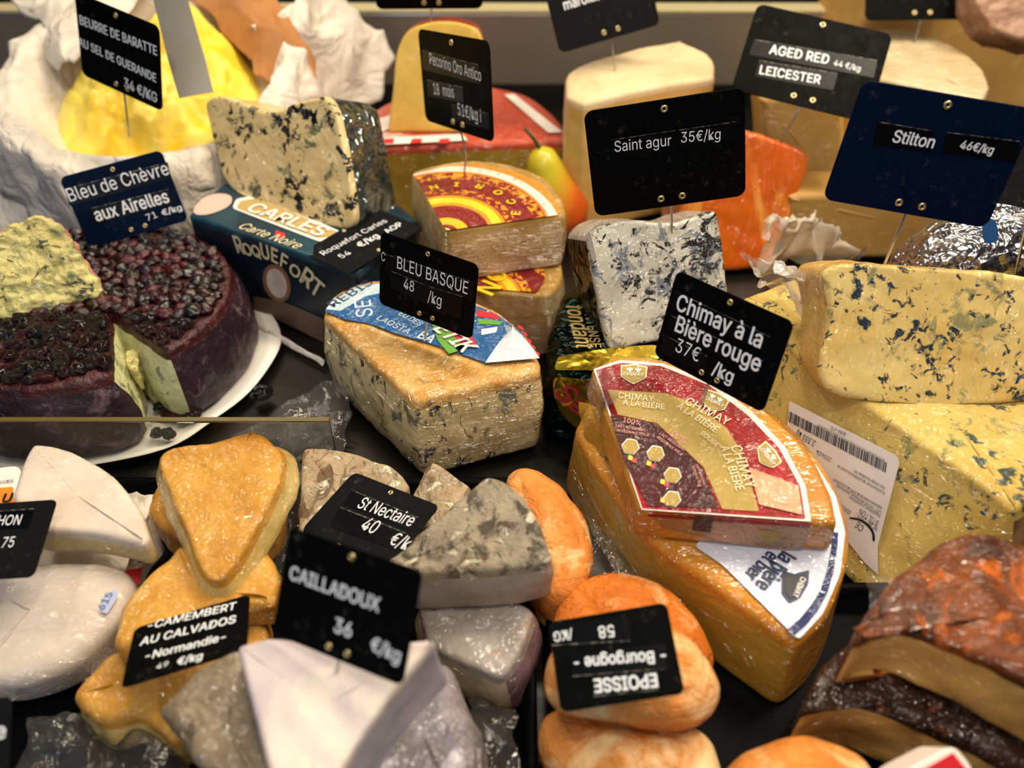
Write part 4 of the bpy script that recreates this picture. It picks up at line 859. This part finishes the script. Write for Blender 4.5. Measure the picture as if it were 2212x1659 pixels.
# ================================================================== CAMEMBERT TRIANGLES
CG = 'orange-skinned triangular wedges in film'
T = body('cheese_wedge', 'orange triangular wedge lying under the topmost one, its corners showing behind it', 'cheese', flat(.046),
         [(316, 1095, 1), (338, 1040), (430, 965), (548, 917, 1), (590, 960), (608, 1050), (590, 1130, 1), (500, 1190), (345, 1140, 1)], .030, {'rind': m_cam, 'paste': m_camp}, sides={'d': 'rind'}, r=.006, rb=.004, amp=.0015, group=CG, seed=1)
T = body('cheese_wedge', 'lowest orange triangular wedge, cream side showing, partly under the rough grey piece', 'cheese', flat(.030),
         [(150, 1506, 1), (180, 1460), (240, 1408, 1), (420, 1350), (565, 1300, 1), (580, 1400, 1), (480, 1490), (380, 1600, 1), (300, 1548), (220, 1560)], .030, {'rind': m_cam, 'paste': m_camp}, sides={'d': 'rind', 4: 'paste', 3: 'paste'}, r=.006, rb=.004, amp=.0018, group=CG, seed=2, flare=.001)
T = body('cheese_wedge', 'orange triangular wedge directly behind the four-line sign', 'cheese', plane3((260, 1390, .050), (385, 1180, .056), (595, 1240, .054)),
         [(238, 1385, 1), (270, 1290), (385, 1172, 1), (480, 1190), (562, 1165, 1), (602, 1235), (590, 1305, 1), (430, 1330), (300, 1400), (258, 1410, 1)], .024, {'rind': m_cam, 'paste': m_camp}, sides={'d': 'rind'}, r=.006, rb=.004, amp=.0018, group=CG, seed=3)
T = body('cheese_wedge', 'topmost orange triangular wedge with its point toward the front and cream edges', 'cheese', plane3((345, 985, .083), (612, 975, .083), (460, 1240, .066)),
         [(340, 1000, 1), (352, 972), (450, 955), (545, 948), (595, 958), (612, 985, 1), (605, 1040), (560, 1130), (505, 1225), (470, 1262, 1), (432, 1235), (400, 1150), (360, 1060)], .020, {'rind': m_cam, 'paste': m_camp}, sides={'d': 'paste'}, r=.003, rb=.004, amp=.0014, group=CG, seed=4, flare=.006, rnd=.004)
# ================================================================== WHITE BLOOMY PIECES + PAPER
crumple_o = crumple(None, 'wrapping_paper', [(-120, 1000, .004), (335, 1075, .012), (255, 1440, .010), (-140, 1560, .004)], 0, .004, .004, pw, 46, seed=21)
crumple_o.modifiers.new('s', 'SOLIDIFY').thickness = .0006; tag(crumple_o, 'white wrapping paper with red checks under the white bloomy cheeses', 'paper')
fl = crumple(None, 'paper_fold', [(225, 1330, .02), (330, 1085, .03), (358, 1195, .006), (180, 1480, .004)], 0, .006, .003, pw, 24, seed=22); fl.parent = crumple_o; fl.modifiers.new('s', 'SOLIDIFY').thickness = .0006
for k, q in enumerate((((272, 1230, .026), (308, 1225, .026), (300, 1262, .024), (268, 1262, .024)), ((266, 1268, .024), (298, 1270, .024), (276, 1298, .022), (250, 1292, .022)))):
    rc = crumple(None, 'red_check', q, 0, .001, .0008, ink['red'], 6, seed=1); rc.parent = crumple_o
T = body('cheese_wedge', 'lower white bloomy half under the other, glossy film streaks and a blue-inked sticker', 'cheese', plane3((0, 1215, .046), (225, 1208, .046), (150, 1400, .034)),
         [(-90, 1215, 1), (60, 1207), (205, 1205, 1), (262, 1225), (282, 1262, 1), (245, 1340), (160, 1420), (50, 1470), (-90, 1490, 1)], .032, {'rind': m_bri}, top='rind', r=.010, rb=.005, amp=.001, freq=30)
stk = plain('pale_sticker', '#b4bad8', .4); pl = lift(T, .0015)
patch(T, pl, 'price_sticker', [(222, 1290), (250, 1272), (256, 1288), (232, 1326), (217, 1322)], stk); text(T, Pl(pl.M @ Matrix.Translation((0, 0, .0006))), '615', (224, 1318), (245, 1282), ink['blue'], vs=1.)
T = body('cheese_wedge', 'upper white bloomy wedge with cracked rind and ivory cut side', 'cheese', plane3((75, 957, .070), (320, 1160, .066), (60, 1148, .066)),
         [(72, 956, 1), (150, 972), (240, 1022), (298, 1088), (326, 1160, 1), (310, 1178, 1), (200, 1152), (60, 1146, 1), (22, 1075, 1), (45, 1000)], .022, {'rind': m_bri, 'paste': m_brip}, sides={'d': 'paste', 0: 'rind'}, r=.004, rb=.004, amp=.001, freq=30, rnd=.003)
T = body('carton', 'white carton with an orange printed letter, left edge beside the white bloomy wedge', 'box', flat(.036), [(-120, 1020, 1), (40, 1005, 1), (70, 1075, 1), (60, 1130, 1), (-120, 1150, 1)], .03, {'card': plain('white_card', '#e6dfd6', .6)}, top='card', amp=0, r=.001, rb=.001)
patch(T, lift(T, .0004), 'orange_panel', [(-100, 1062), (28, 1052), (30, 1085), (-100, 1100)], ink['orange']); text(T, lift(T, .0009), 'U', (4, 1086), (22, 1084), ink['black'], bold=.05); text(T, lift(T, .0006), 'POIDS', (-6, 1046), (28, 1042), ink['black'])
T = body('round_cheese', 'small white bloomy cheese peeking in at the bottom left', 'cheese', flat(.045), [(70, 1690), (120, 1650), (200, 1640), (275, 1655), (310, 1720), (200, 1800), (90, 1780)], .045, {'rind': m_bri}, top='rind', r=.012, dome=.004, amp=.001)
T = body('carton', 'red and white printed carton corner at the bottom right', 'box', plane3((1960, 1660, .085), (2065, 1610, .085), (2100, 1660, .08)), [(1950, 1668, 1), (2063, 1608, 1), (2110, 1668, 1), (2000, 1760, 1)], .02, {'card': plain('white_card_r', '#e6d9d2', .5)}, top='card', amp=0, r=.001, rb=.001)
patch(T, lift(T, .0004), 'red_panel', [(1985, 1668), (2058, 1626), (2090, 1665), (2020, 1720)], ink['red'])
# ================================================================== EPOISSES
T = body('round_cheese', 'wrinkled orange half-round beside the grey mottled wedge, paler on its left', 'cheese', plane3((1180, 1100, .052), (1285, 1180, .048), (1150, 1200, .048)),
         [(1092, 1020), (1112, 998), (1150, 996), (1205, 1030), (1255, 1085), (1283, 1150), (1285, 1205), (1260, 1262), (1225, 1292), (1180, 1285), (1128, 1200), (1098, 1100)], .045, {'rind': m_epo2}, top='rind', r=.009, rb=.008, dome=.006, amp=.0012, rnd=.006)
T = body('round_cheese', 'wrinkled deep orange round cheese behind the upside-down sign', 'cheese', plane3((1300, 1300, .044), (1450, 1300, .044), (1400, 1400, .040)),
         [(1194, 1310), (1225, 1255), (1290, 1222), (1370, 1220), (1450, 1252), (1515, 1320), (1548, 1390), (1545, 1440), (1400, 1450), (1240, 1430), (1196, 1370)], .040, {'rind': m_epo}, top='rind', r=.015, rb=.01, dome=.007, amp=.0013, rnd=.006, seed=4)
T = body('round_cheese', 'pinkish-orange wrinkled round with cream cut, lowest of the tray by the front edge', 'cheese', flat(.034),
         [(1160, 1560), (1170, 1525), (1230, 1505), (1330, 1515), (1450, 1530), (1530, 1560), (1562, 1620), (1560, 1730), (1400, 1760), (1270, 1700), (1190, 1630)], .034, {'rind': m_epo2}, top='rind', r=.014, rb=.008, dome=.004, amp=.0012, rnd=.006, seed=6)
T = body('round_cheese', 'wrinkled orange cheese lying under the upside-down sign', 'cheese', plane3((1250, 1450, .066), (1450, 1400, .068), (1450, 1520, .060)),
         [(1178, 1480), (1182, 1420), (1230, 1360), (1340, 1335), (1450, 1335), (1520, 1385), (1565, 1450), (1572, 1510), (1540, 1550), (1480, 1565), (1340, 1550), (1210, 1525)], .028, {'rind': m_epo2}, top='rind', r=.013, rb=.010, dome=.004, amp=.0012, rnd=.006, seed=5)
T = body('round_cheese', 'smooth orange round cheese at the bottom edge, in front of the dark-rind wedges', 'cheese', flat(.060),
         [(1565, 1680), (1585, 1610), (1660, 1565), (1750, 1555), (1850, 1580), (1915, 1640), (1935, 1720), (1860, 1800), (1700, 1830), (1600, 1780)], .055, {'rind': m_epo2}, top='rind', r=.02, rb=.012, dome=.006, amp=.0012, rnd=.008, seed=8)
# ================================================================== SMOKED WEDGES
T = body('cheese_wedge', 'lower wedge with nearly black rind and yellow paste in the bottom right corner', 'cheese', plane3((1740, 1525, .052), (1860, 1390, .055), (2100, 1640, .052)),
         [(1730, 1540, 1), (1818, 1515), (1900, 1527), (2020, 1578), (2300, 1700, 1), (2380, 1560, 1), (2050, 1400), (1860, 1370, 1), (1780, 1430)], .050, {'rind': cheese('near_black_rind', '#3a2012', '#1c100a', 34, [('#7a3c18', 40, .56, .66)], (120, .6), .35, film=.7), 'paste': m_smokp}, sides={'d': 'rind', 0: 'paste'}, r=.005, amp=.0015)
T = body('cheese_wedge', 'upper film-wrapped wedge with mottled brown rind above tan paste at the right edge', 'cheese', plane3((1865, 1400, .100), (2130, 1155, .108), (2300, 1560, .100)),
         [(1848, 1385, 1), (1900, 1354), (1980, 1356), (2060, 1389), (2140, 1426), (2230, 1474), (2420, 1580, 1), (2480, 1350, 1), (2330, 1220), (2212, 1172), (2130, 1145), (2040, 1162), (1930, 1250), (1875, 1320)], .044, {'rind': m_smok, 'paste': m_smokp}, sides={'d': 'rind', 0: 'paste'}, r=.005, amp=.002, freq=45)
crumple(T, 'loose_film', [(1875, 1255, .09), (1960, 1245, .105), (1915, 1330, .105), (1860, 1360, .09)], 0, .004, .004, MT['film'], 20, seed=31)
# ================================================================== BERRY WHEEL
pt_m = plain('white_plate_paper', '#e6e2da', .5, bump=(25, .3))
cx, cy = -.328, .531
o = [(cx + .137 * math.cos(a) + .010 * noise.noise(Vector((math.cos(a) * 2, math.sin(a) * 2, 0))), cy + .128 * math.sin(a), 0) for a in np.linspace(0, 2 * math.pi, 90, endpoint=False)]
rg = [np.array([(x_ * s + cx * (1 - s), y_ * s + cy * (1 - s), z) for x_, y_, _ in o]) for s, z in ((.5, .0), (.92, .0), (1, .004), (1, .0048), (.92, .0008), (.5, .0008))]
v, f, _ = loops(rg, (cx, cy, 0), (cx, cy, .0008)); tag(addmesh('paper_plate', v, f, pt_m), 'white paper plate under the berry-topped purple wheel', 'plate')
def wxy(x, y, z):
    v = RW @ (np.array([x, y, z]) - C0); return (1106 + FPX * v[0] / -v[2], 829.5 - FPX * v[1] / -v[2])
zt = .062; R_ = .110; ap = G(234, 672, zt); m1 = G(252, 852, zt); m2 = G(412, 795, zt)
ctr = Vector((cx, cy, zt)); a1 = math.atan2(m1.y - cy, m1.x - cx); a2 = math.atan2(m2.y - cy, m2.x - cx)
pts = [wxy(ap.x, ap.y, zt) + (1,), wxy(cx + R_ * math.cos(a2), cy + R_ * math.sin(a2), zt) + (1,)]
for k in range(1, 40): a = a2 + (a1 + 2 * math.pi - a2) * k / 40; pts.append(wxy(cx + R_ * math.cos(a), cy + R_ * math.sin(a), zt))
pts.append(wxy(cx + R_ * math.cos(a1), cy + R_ * math.sin(a1), zt) + (1,))
cn = Vector((cx, cy + .005)) ; dirn = (Vector((ap.x, ap.y)) - (Vector((m1.x, m1.y)) + Vector((m2.x, m2.y))) / 2).normalized(); cpt = Vector((ap.x, ap.y)) + dirn * .012
T = body('round_cheese', 'purple fruit-rinded blue cheese wheel topped with dark berries, a slot cut at the front', 'cheese', flat(zt), pts, .0565, {'topping_bed': m_purpt, 'rind': m_purp, 'paste': m_goat}, top='topping_bed', sides={'d': 'rind', 0: 'paste', 2: 'paste'}, bot='rind', r=.004, rb=.003, flare=.010, bulge=.003, amp=.0016, freq=70, center=wxy(cpt.x, cpt.y, zt), rnd=.001, step=.0026)
wheelT = T
bms = [plain('berry_black', '#0e0609', .16, coat=.35, spec=.5, bump=(300, 1.)), plain('berry_wine', '#2c070d', .2, coat=.2, bump=(300, 1.)), plain('berry_red', '#430a10', .28, coat=.1, bump=(300, 1.)), plain('berry_brown', '#23100b', .3, coat=.15, bump=(300, 1.))]
def berrymesh(seed):
    bm = bmesh.new(); bmesh.ops.create_icosphere(bm, subdivisions=3, radius=1)
    for q in bm.verts:
        n = q.co.normalized(); d = 1 + .35 * noise.noise(n * 1.4 + Vector((seed, 0, 0))) - .42 * abs(noise.noise(n * 3.4 + Vector((0, seed, 0)))); q.co = Vector((n.x * d, n.y * d * .8, n.z * d * .6))
    me = bpy.data.meshes.new('berry'); bm.to_mesh(me); bm.free(); me.polygons.foreach_set('use_smooth', [True] * len(me.polygons)); return me
variants = []
for k in range(8):
    me = berrymesh(k * 3.3 + 1); me.materials.append(bms[(0, 0, 1, 0, 3, 1, 2, 3)[k]]); variants.append(me)
rb_ = random.Random(11); spots = []; tries = 0
wall_v = (Vector((m1.x, m1.y)) - Vector((ap.x, ap.y)), Vector((m2.x, m2.y)) - Vector((ap.x, ap.y)))
def in_slot(x, y):
    p = Vector((x - ap.x, y - ap.y)); c1 = wall_v[0].x * p.y - wall_v[0].y * p.x; c2 = wall_v[1].x * p.y - wall_v[1].y * p.x
    return c1 > -.0004 and c2 < .0004 and p.length > 0 and p.dot(wall_v[0]) > 0
while len(spots) < 330 and tries < 20000:
    tries += 1; a = rb_.random() * 6.283; q = R_ * .93 * math.sqrt(rb_.random()); x_, y_ = cx + q * math.cos(a), cy + q * math.sin(a)
    if in_slot(x_, y_): continue
    if all((x_ - s[0]) ** 2 + (y_ - s[1]) ** 2 > .0072 ** 2 for s in spots): spots.append((x_, y_))
spots.sort(key=lambda s: s[1] + (0 if s[0] > -.43 else 1))
I = T.M.inverted(); rest_v = []; rest_f = []
for k, (x_, y_) in enumerate(spots):
    s = rb_.uniform(.0052, .0082); M_ = Matrix.Translation((x_, y_, zt + s * .25)) @ Matrix.Rotation(rb_.random() * 6, 4, 'Z') @ Matrix.Rotation(rb_.uniform(-.5, .5), 4, 'X') @ Matrix.Diagonal((s, s, s, 1))
    me = variants[rb_.randrange(8)]
    if k < 96: b = bpy.data.objects.new('berry', me); COL.objects.link(b); b.parent = T.o; b.matrix_local = I @ M_
    else:
        c = len(rest_v); rest_v += [I @ M_ @ q.co for q in me.vertices]; rest_f += [tuple(i + c for i in p.vertices) for p in me.polygons]
o = addmesh('berry_topping', rest_v, rest_f, bms[1], T.o); o['kind'] = 'stuff'
pidx = 0
for mm in (bms[0], bms[3], bms[2]): o.data.materials.append(mm)
mi = []; nf = len(variants[0].polygons)
for k in range(len(rest_f) // nf): mi += [rb_.choice((0, 1, 1, 2, 3, 0))] * nf
o.data.polygons.foreach_set('material_index', mi)
# berries fallen in the slot, crumbs
k = 0
for (px, py) in ((345, 880), (365, 872), (385, 868), (405, 880), (420, 895), (360, 895), (380, 900), (400, 905), (340, 935), (365, 938)):
    p = G(px, py, .008); b = bpy.data.objects.new('fallen_berry', variants[k % 8]); COL.objects.link(b); s = rb_.uniform(.005, .0065); b.matrix_world = Matrix.Translation(p + Vector((0, 0, .001))) @ Matrix.Rotation(k, 4, 'Z') @ Matrix.Diagonal((s, s, s, 1)); k += 1
    tag(b, 'dark berry fallen to the foot of the slot in the purple wheel', 'berry', 'berries fallen in the slot')
b = bpy.data.objects.new('fallen_berry', variants[3]); COL.objects.link(b); b.matrix_world = Matrix.Translation(G(566, 848, .006)) @ Matrix.Rotation(.5, 4, 'Z') @ Matrix.Diagonal((.009, .009, .011, 1)); tag(b, 'single dark berry lying alone right of the white plate', 'berry')
T = body('cheese_crumb', 'small pale lump of cheese hanging in the slot of the purple wheel', 'cheese', flat(.046), [(268, 755, 1), (292, 748, 1), (300, 785, 1), (292, 802, 1), (277, 792, 1)], .02, {'paste': m_crumb}, top='paste', r=.002, amp=.002, freq=140, step=.0012)
# crumbly piece on the wheel
T = body('cheese_piece', 'crumbly pale blue cheese piece with purplish rind lying on the berries', 'cheese', plane3((0, 690, .066), (200, 640, .068), (90, 480, .118)),
         [(-60, 540, 1), (20, 490), (80, 466), (122, 482, 1), (165, 540), (205, 600), (232, 634, 1), (200, 645), (150, 655), (118, 690), (95, 688), (70, 708), (30, 692), (-60, 680, 1)], .022, {'paste': m_crumb, 'rind': m_crumbr}, top='paste', sides={'d': 'paste', 1: 'rind', 0: 'rind'}, r=.003, amp=.0034, freq=110, rnd=.001, step=.0015)
# stretched tray film
for nm, q, sd in (('clear film stretched from the purple wheel to the central blue-veined quarter', [(430, 985, .004), (600, 880, .010), (770, 800, .02), (740, 985, .004)], 41), ('clear film crumpled between the orange triangles and the tan mottled wedge', [(560, 1040, .02), (660, 980, .018), (650, 1290, .016), (590, 1300, .016)], 43), ('clear film crumpled on the black tray at the bottom left', [(60, 1540, .012), (330, 1560, .012), (420, 1690, .012), (20, 1700, .012)], 45), ('clear film on the tray below the violet-brown wedge', [(1010, 1500, .012), (1110, 1530, .012), (1120, 1700, .016), (1020, 1700, .016)], 47), ('clear film on the tray between the orange rounds and the long wedge', [(1180, 1180, .012), (1300, 1130, .02), (1480, 1330, .02), (1380, 1330, .016)], 49)):
    o = crumple(None, 'cling_film', q, 0, .004, .006, MT['film'], 26, seed=sd); tag(o, nm, 'film')
# ================================================================== PRICE SIGNS
W = dict(bold=.03)
sign('black sign reading BEURRE DE BARATTE AU SEL DE GUERANDE in the butter', [(160, -25), (343, 62), (350, 236), (178, 168)], 0, 20, (275, 258, .135), lines=[('BEURRE DE BARATTE', (174, 52), (340, 120), W), ('AU SEL DE GUERANDE', (172, 98), (338, 178), W), ('34 €/KG', (270, 188), (340, 222), W)])
sign('navy sign reading Bleu de Chèvre aux Airelles 71 €/kg over the berry wheel', [(125, 388), (352, 320), (403, 478), (195, 534)], 0, 20, (308, 520, .065), mat='board_blue', lines=[('Bleu de Chèvre', (152, 436), (367, 376), dict(vs=1.25)), ('aux Airelles', (210, 478), (367, 436), dict(bold=.03, vs=1.25)), ('71', (320, 477), (341, 469), dict(vs=.95)), ('€/kg', (352, 466), (394, 453), dict(bold=.03, vs=.8))], tapes=[[(140, 408), (362, 350), (370, 385), (150, 445)], [(195, 450), (365, 408), (378, 440), (205, 485)]])
sign('narrow-looking black sign reading Pecorino Oro Antico 18 mois 51€/kg', [(903, 60), (1055, 90), (1067, 307), (918, 262)], -40, 10, (1003, 372, .107), bend=.06, lines=[('Pecorino Oro Antico', (929, 138), (1040, 176), dict(vs=1.5)), ('18  mois', (938, 203), (982, 211), dict(vs=1.5)), ('51€/kg i', (990, 248), (1040, 264), dict(vs=1.5))], tapes=[[(912, 108), (1035, 140), (1037, 182), (914, 150)], [(922, 172), (1000, 188), (1002, 222), (925, 208)], [(975, 225), (1055, 245), (1058, 280), (978, 262)]])
sign('dark grey sign at the top centre with only its lower half in view', [(1160, -75), (1390, -130), (1424, 50), (1213, 117)], 10, 20, (1328, 150, .139), mat='board_grey', lines=[('maroilles', (1220, 22), (1308, -5), W)])
sign('black sign reading AGED RED LEICESTER 44 €/kg behind the orange wedge', [(1633, 10), (1932, 70), (1872, 270), (1583, 188)], -10, 50, (1690, 300, .112), lines=[('AGED RED', (1661, 116), (1788, 139), W), ('LEICESTER', (1640, 160), (1770, 182), W), ('44 €/kg', (1800, 141), (1857, 155), dict(bold=.01))], tapes=[[(1630, 85), (1895, 130), (1888, 168), (1618, 118)], [(1640, 130), (1810, 158), (1800, 195), (1630, 165)]])
sign('largest plain black sign, priced 35€/kg, above the bluish-white wedge', [(1262, 240), (1608, 190), (1614, 420), (1283, 470)], 0, 10, (1451, 492, .134), lines=[('Saint agur', (1328, 328), (1450, 314), dict(vs=1.25)), ('35€/kg', (1471, 308), (1556, 300), dict(vs=1.25))], tapes=[[(1318, 302), (1460, 281), (1463, 325), (1322, 340)], [(1464, 281), (1590, 262), (1592, 302), (1466, 322)]])
sign('large navy-black sign priced 46€/kg above the upright blue-veined block', [(1862, 170), (2250, 238), (2128, 493), (1780, 432)], 0, 20, (1912, 568, .152), mat='board_blue', lines=[('Stilton', (1926, 306), (2014, 320), W), ('46€/kg', (2072, 320), (2142, 333), W)], tapes=[[(1895, 262), (2015, 282), (2008, 330), (1885, 312)], [(2045, 285), (2205, 305), (2195, 350), (2035, 330)]])
sign('black sign at the top right edge with two rivets showing, text out of view', [(1868, -125), (2118, -128), (2105, 40), (1873, 44)], 0, 10, (1975, 92, .14), lines=[])
sign('dark grey sign at the far right edge behind the navy-black sign', [(2150, 290), (2350, 330), (2320, 470), (2128, 432)], 0, 20, (2200, 560, .14), mat='board_grey')
sign('black sign above the pecorino sign with only its bottom edge and pin in view', [(800, -150), (1050, -150), (1040, 20), (815, 20)], 0, 10, (930, 52, .175), lines=[])
sign('black card priced 54 €/kg AOP lying flat on the dark teal box', [(648, 545), (818, 450), (912, 490), (755, 592)], 0, 80, None, .083, mat='board_grey', lines=[('Roquefort Carles', (700, 552), (838, 479), dict(vs=1.2)), ('54', (739, 559), (760, 548), dict(vs=1.2)), ('€/kg', (780, 535), (822, 512), W), ('AOP', (838, 505), (872, 486), W)])
sign('small black sign reading BLEU BASQUE 48 /kg in the blue-labelled quarter', [(822, 500), (1034, 572), (1020, 735), (818, 655)], -30, 10, (918, 735, .0715), lines=[('BLEU BASQUE', (858, 579), (1010, 636), dict(vs=1.5)), ('48', (872, 622), (894, 631), dict(vs=1.5)), ('/kg', (924, 650), (953, 662), dict(vs=1.5)), ('C', (824, 562), (832, 565), dict(vs=1.8))], tapes=[[(832, 548), (1025, 610), (1022, 650), (835, 590)], [(845, 585), (925, 618), (922, 658), (843, 622)], [(925, 618), (1000, 640), (995, 690), (922, 660)]])
sign('black sign with two bold text lines and 37€ /kg, stuck in the red-labelled quarter', [(1462, 588), (1716, 693), (1648, 897), (1411, 762)], -20, 10, (1508, 900, .087), lines=[('Chimay à la', (1460, 668), (1642, 752), dict(bold=.03, vs=1.25)), ('Bière rouge', (1458, 714), (1638, 804), dict(bold=.03, vs=1.25)), ('37€', (1458, 758), (1508, 782), dict(vs=1.3)), ('/kg', (1538, 806), (1580, 828), W)], tapes=[[(1458, 628), (1665, 728), (1655, 765), (1448, 664)], [(1448, 680), (1650, 780), (1642, 815), (1440, 712)], [(1432, 722), (1530, 770), (1520, 808), (1425, 760)]])
sign('small dark sign reading St Nectaire 40 €/kg lying among the grey-rind wedges', [(765, 1013), (951, 1097), (826, 1240), (640, 1160)], 0, 70, None, .052, mat='board_grey', lines=[('St Nectaire', (770, 1096), (886, 1138), dict(vs=1.35)), ('40', (777, 1142), (806, 1154), dict(vs=1.3)), ('€/kg', (838, 1174), (890, 1195), dict(vs=1.3))], tapes=[[(760, 1058), (905, 1118), (890, 1148), (742, 1090)], [(735, 1095), (880, 1152), (858, 1190), (712, 1138)]])
sign('blurred tall black sign priced 36 €/kg, nearest to the viewer, in the pale triangle', [(625, 1133), (914, 1237), (868, 1481), (588, 1372)], -20, 20, (728, 1448, .104), lines=[('CAILLADOUX', (626, 1250), (818, 1322), W), ('36', (722, 1364), (758, 1378), W), ('€/kg', (800, 1402), (862, 1432), W)])
sign('black sign reading -CAMEMBERT AU CALVADOS -Normandie- 49 €/kg', [(292, 1362), (538, 1277), (535, 1408), (258, 1482)], 10, 60, None, .066, lines=[('-CAMEMBERT', (318, 1361), (508, 1317), dict(bold=.03)), ('AU CALVADOS', (302, 1396), (508, 1346), dict(bold=.03)), ('-Normandie-', (313, 1427), (486, 1384), dict(bold=.03)), ('49', (337, 1446), (362, 1440), dict(vs=1.)), ('€/kg', (382, 1438), (436, 1425), W)], rivets=False)
sign('black card turned upside down on the wrinkled orange rounds, priced 58', [(1482, 1500), (1210, 1537), (1185, 1345), (1437, 1300)], 0, 60, None, .082, rivets=False, lines=[('EPOISSE', (1417, 1455), (1283, 1468), dict(bold=.05)), ('- Bourgogne -', (1436, 1405), (1240, 1422), dict(bold=.04)), ('58', (1325, 1350), (1292, 1354), dict(bold=.02)), ('/KG', (1235, 1360), (1195, 1366), dict(bold=.02))], tapes=[[(1425, 1490), (1280, 1505), (1278, 1462), (1420, 1448)], [(1440, 1445), (1235, 1462), (1232, 1415), (1436, 1390)], [(1362, 1385), (1188, 1395), (1186, 1350), (1360, 1332)]])
sign('dark sign ending in HON and 75, at the left edge on the white bloomy cheeses', [(-110, 1095), (127, 1077), (70, 1247), (-170, 1260)], 0, 70, None, .074, mat='board_grey', rivets=False, lines=[('REBLOCHON', (-100, 1138), (42, 1134), dict(vs=1.3)), ('75', (2, 1184), (28, 1182), dict(vs=1.4))], tapes=[[(-90, 1110), (75, 1098), (62, 1140), (-100, 1150)]])
sign('grey sign corner at the bottom left edge ending in the letter e', [(-240, 1530), (32, 1500), (12, 1690), (-250, 1710)], 0, 60, None, .085, mat='board_grey', rivets=False, lines=[('Brie', (-60, 1602), (12, 1594), W)])
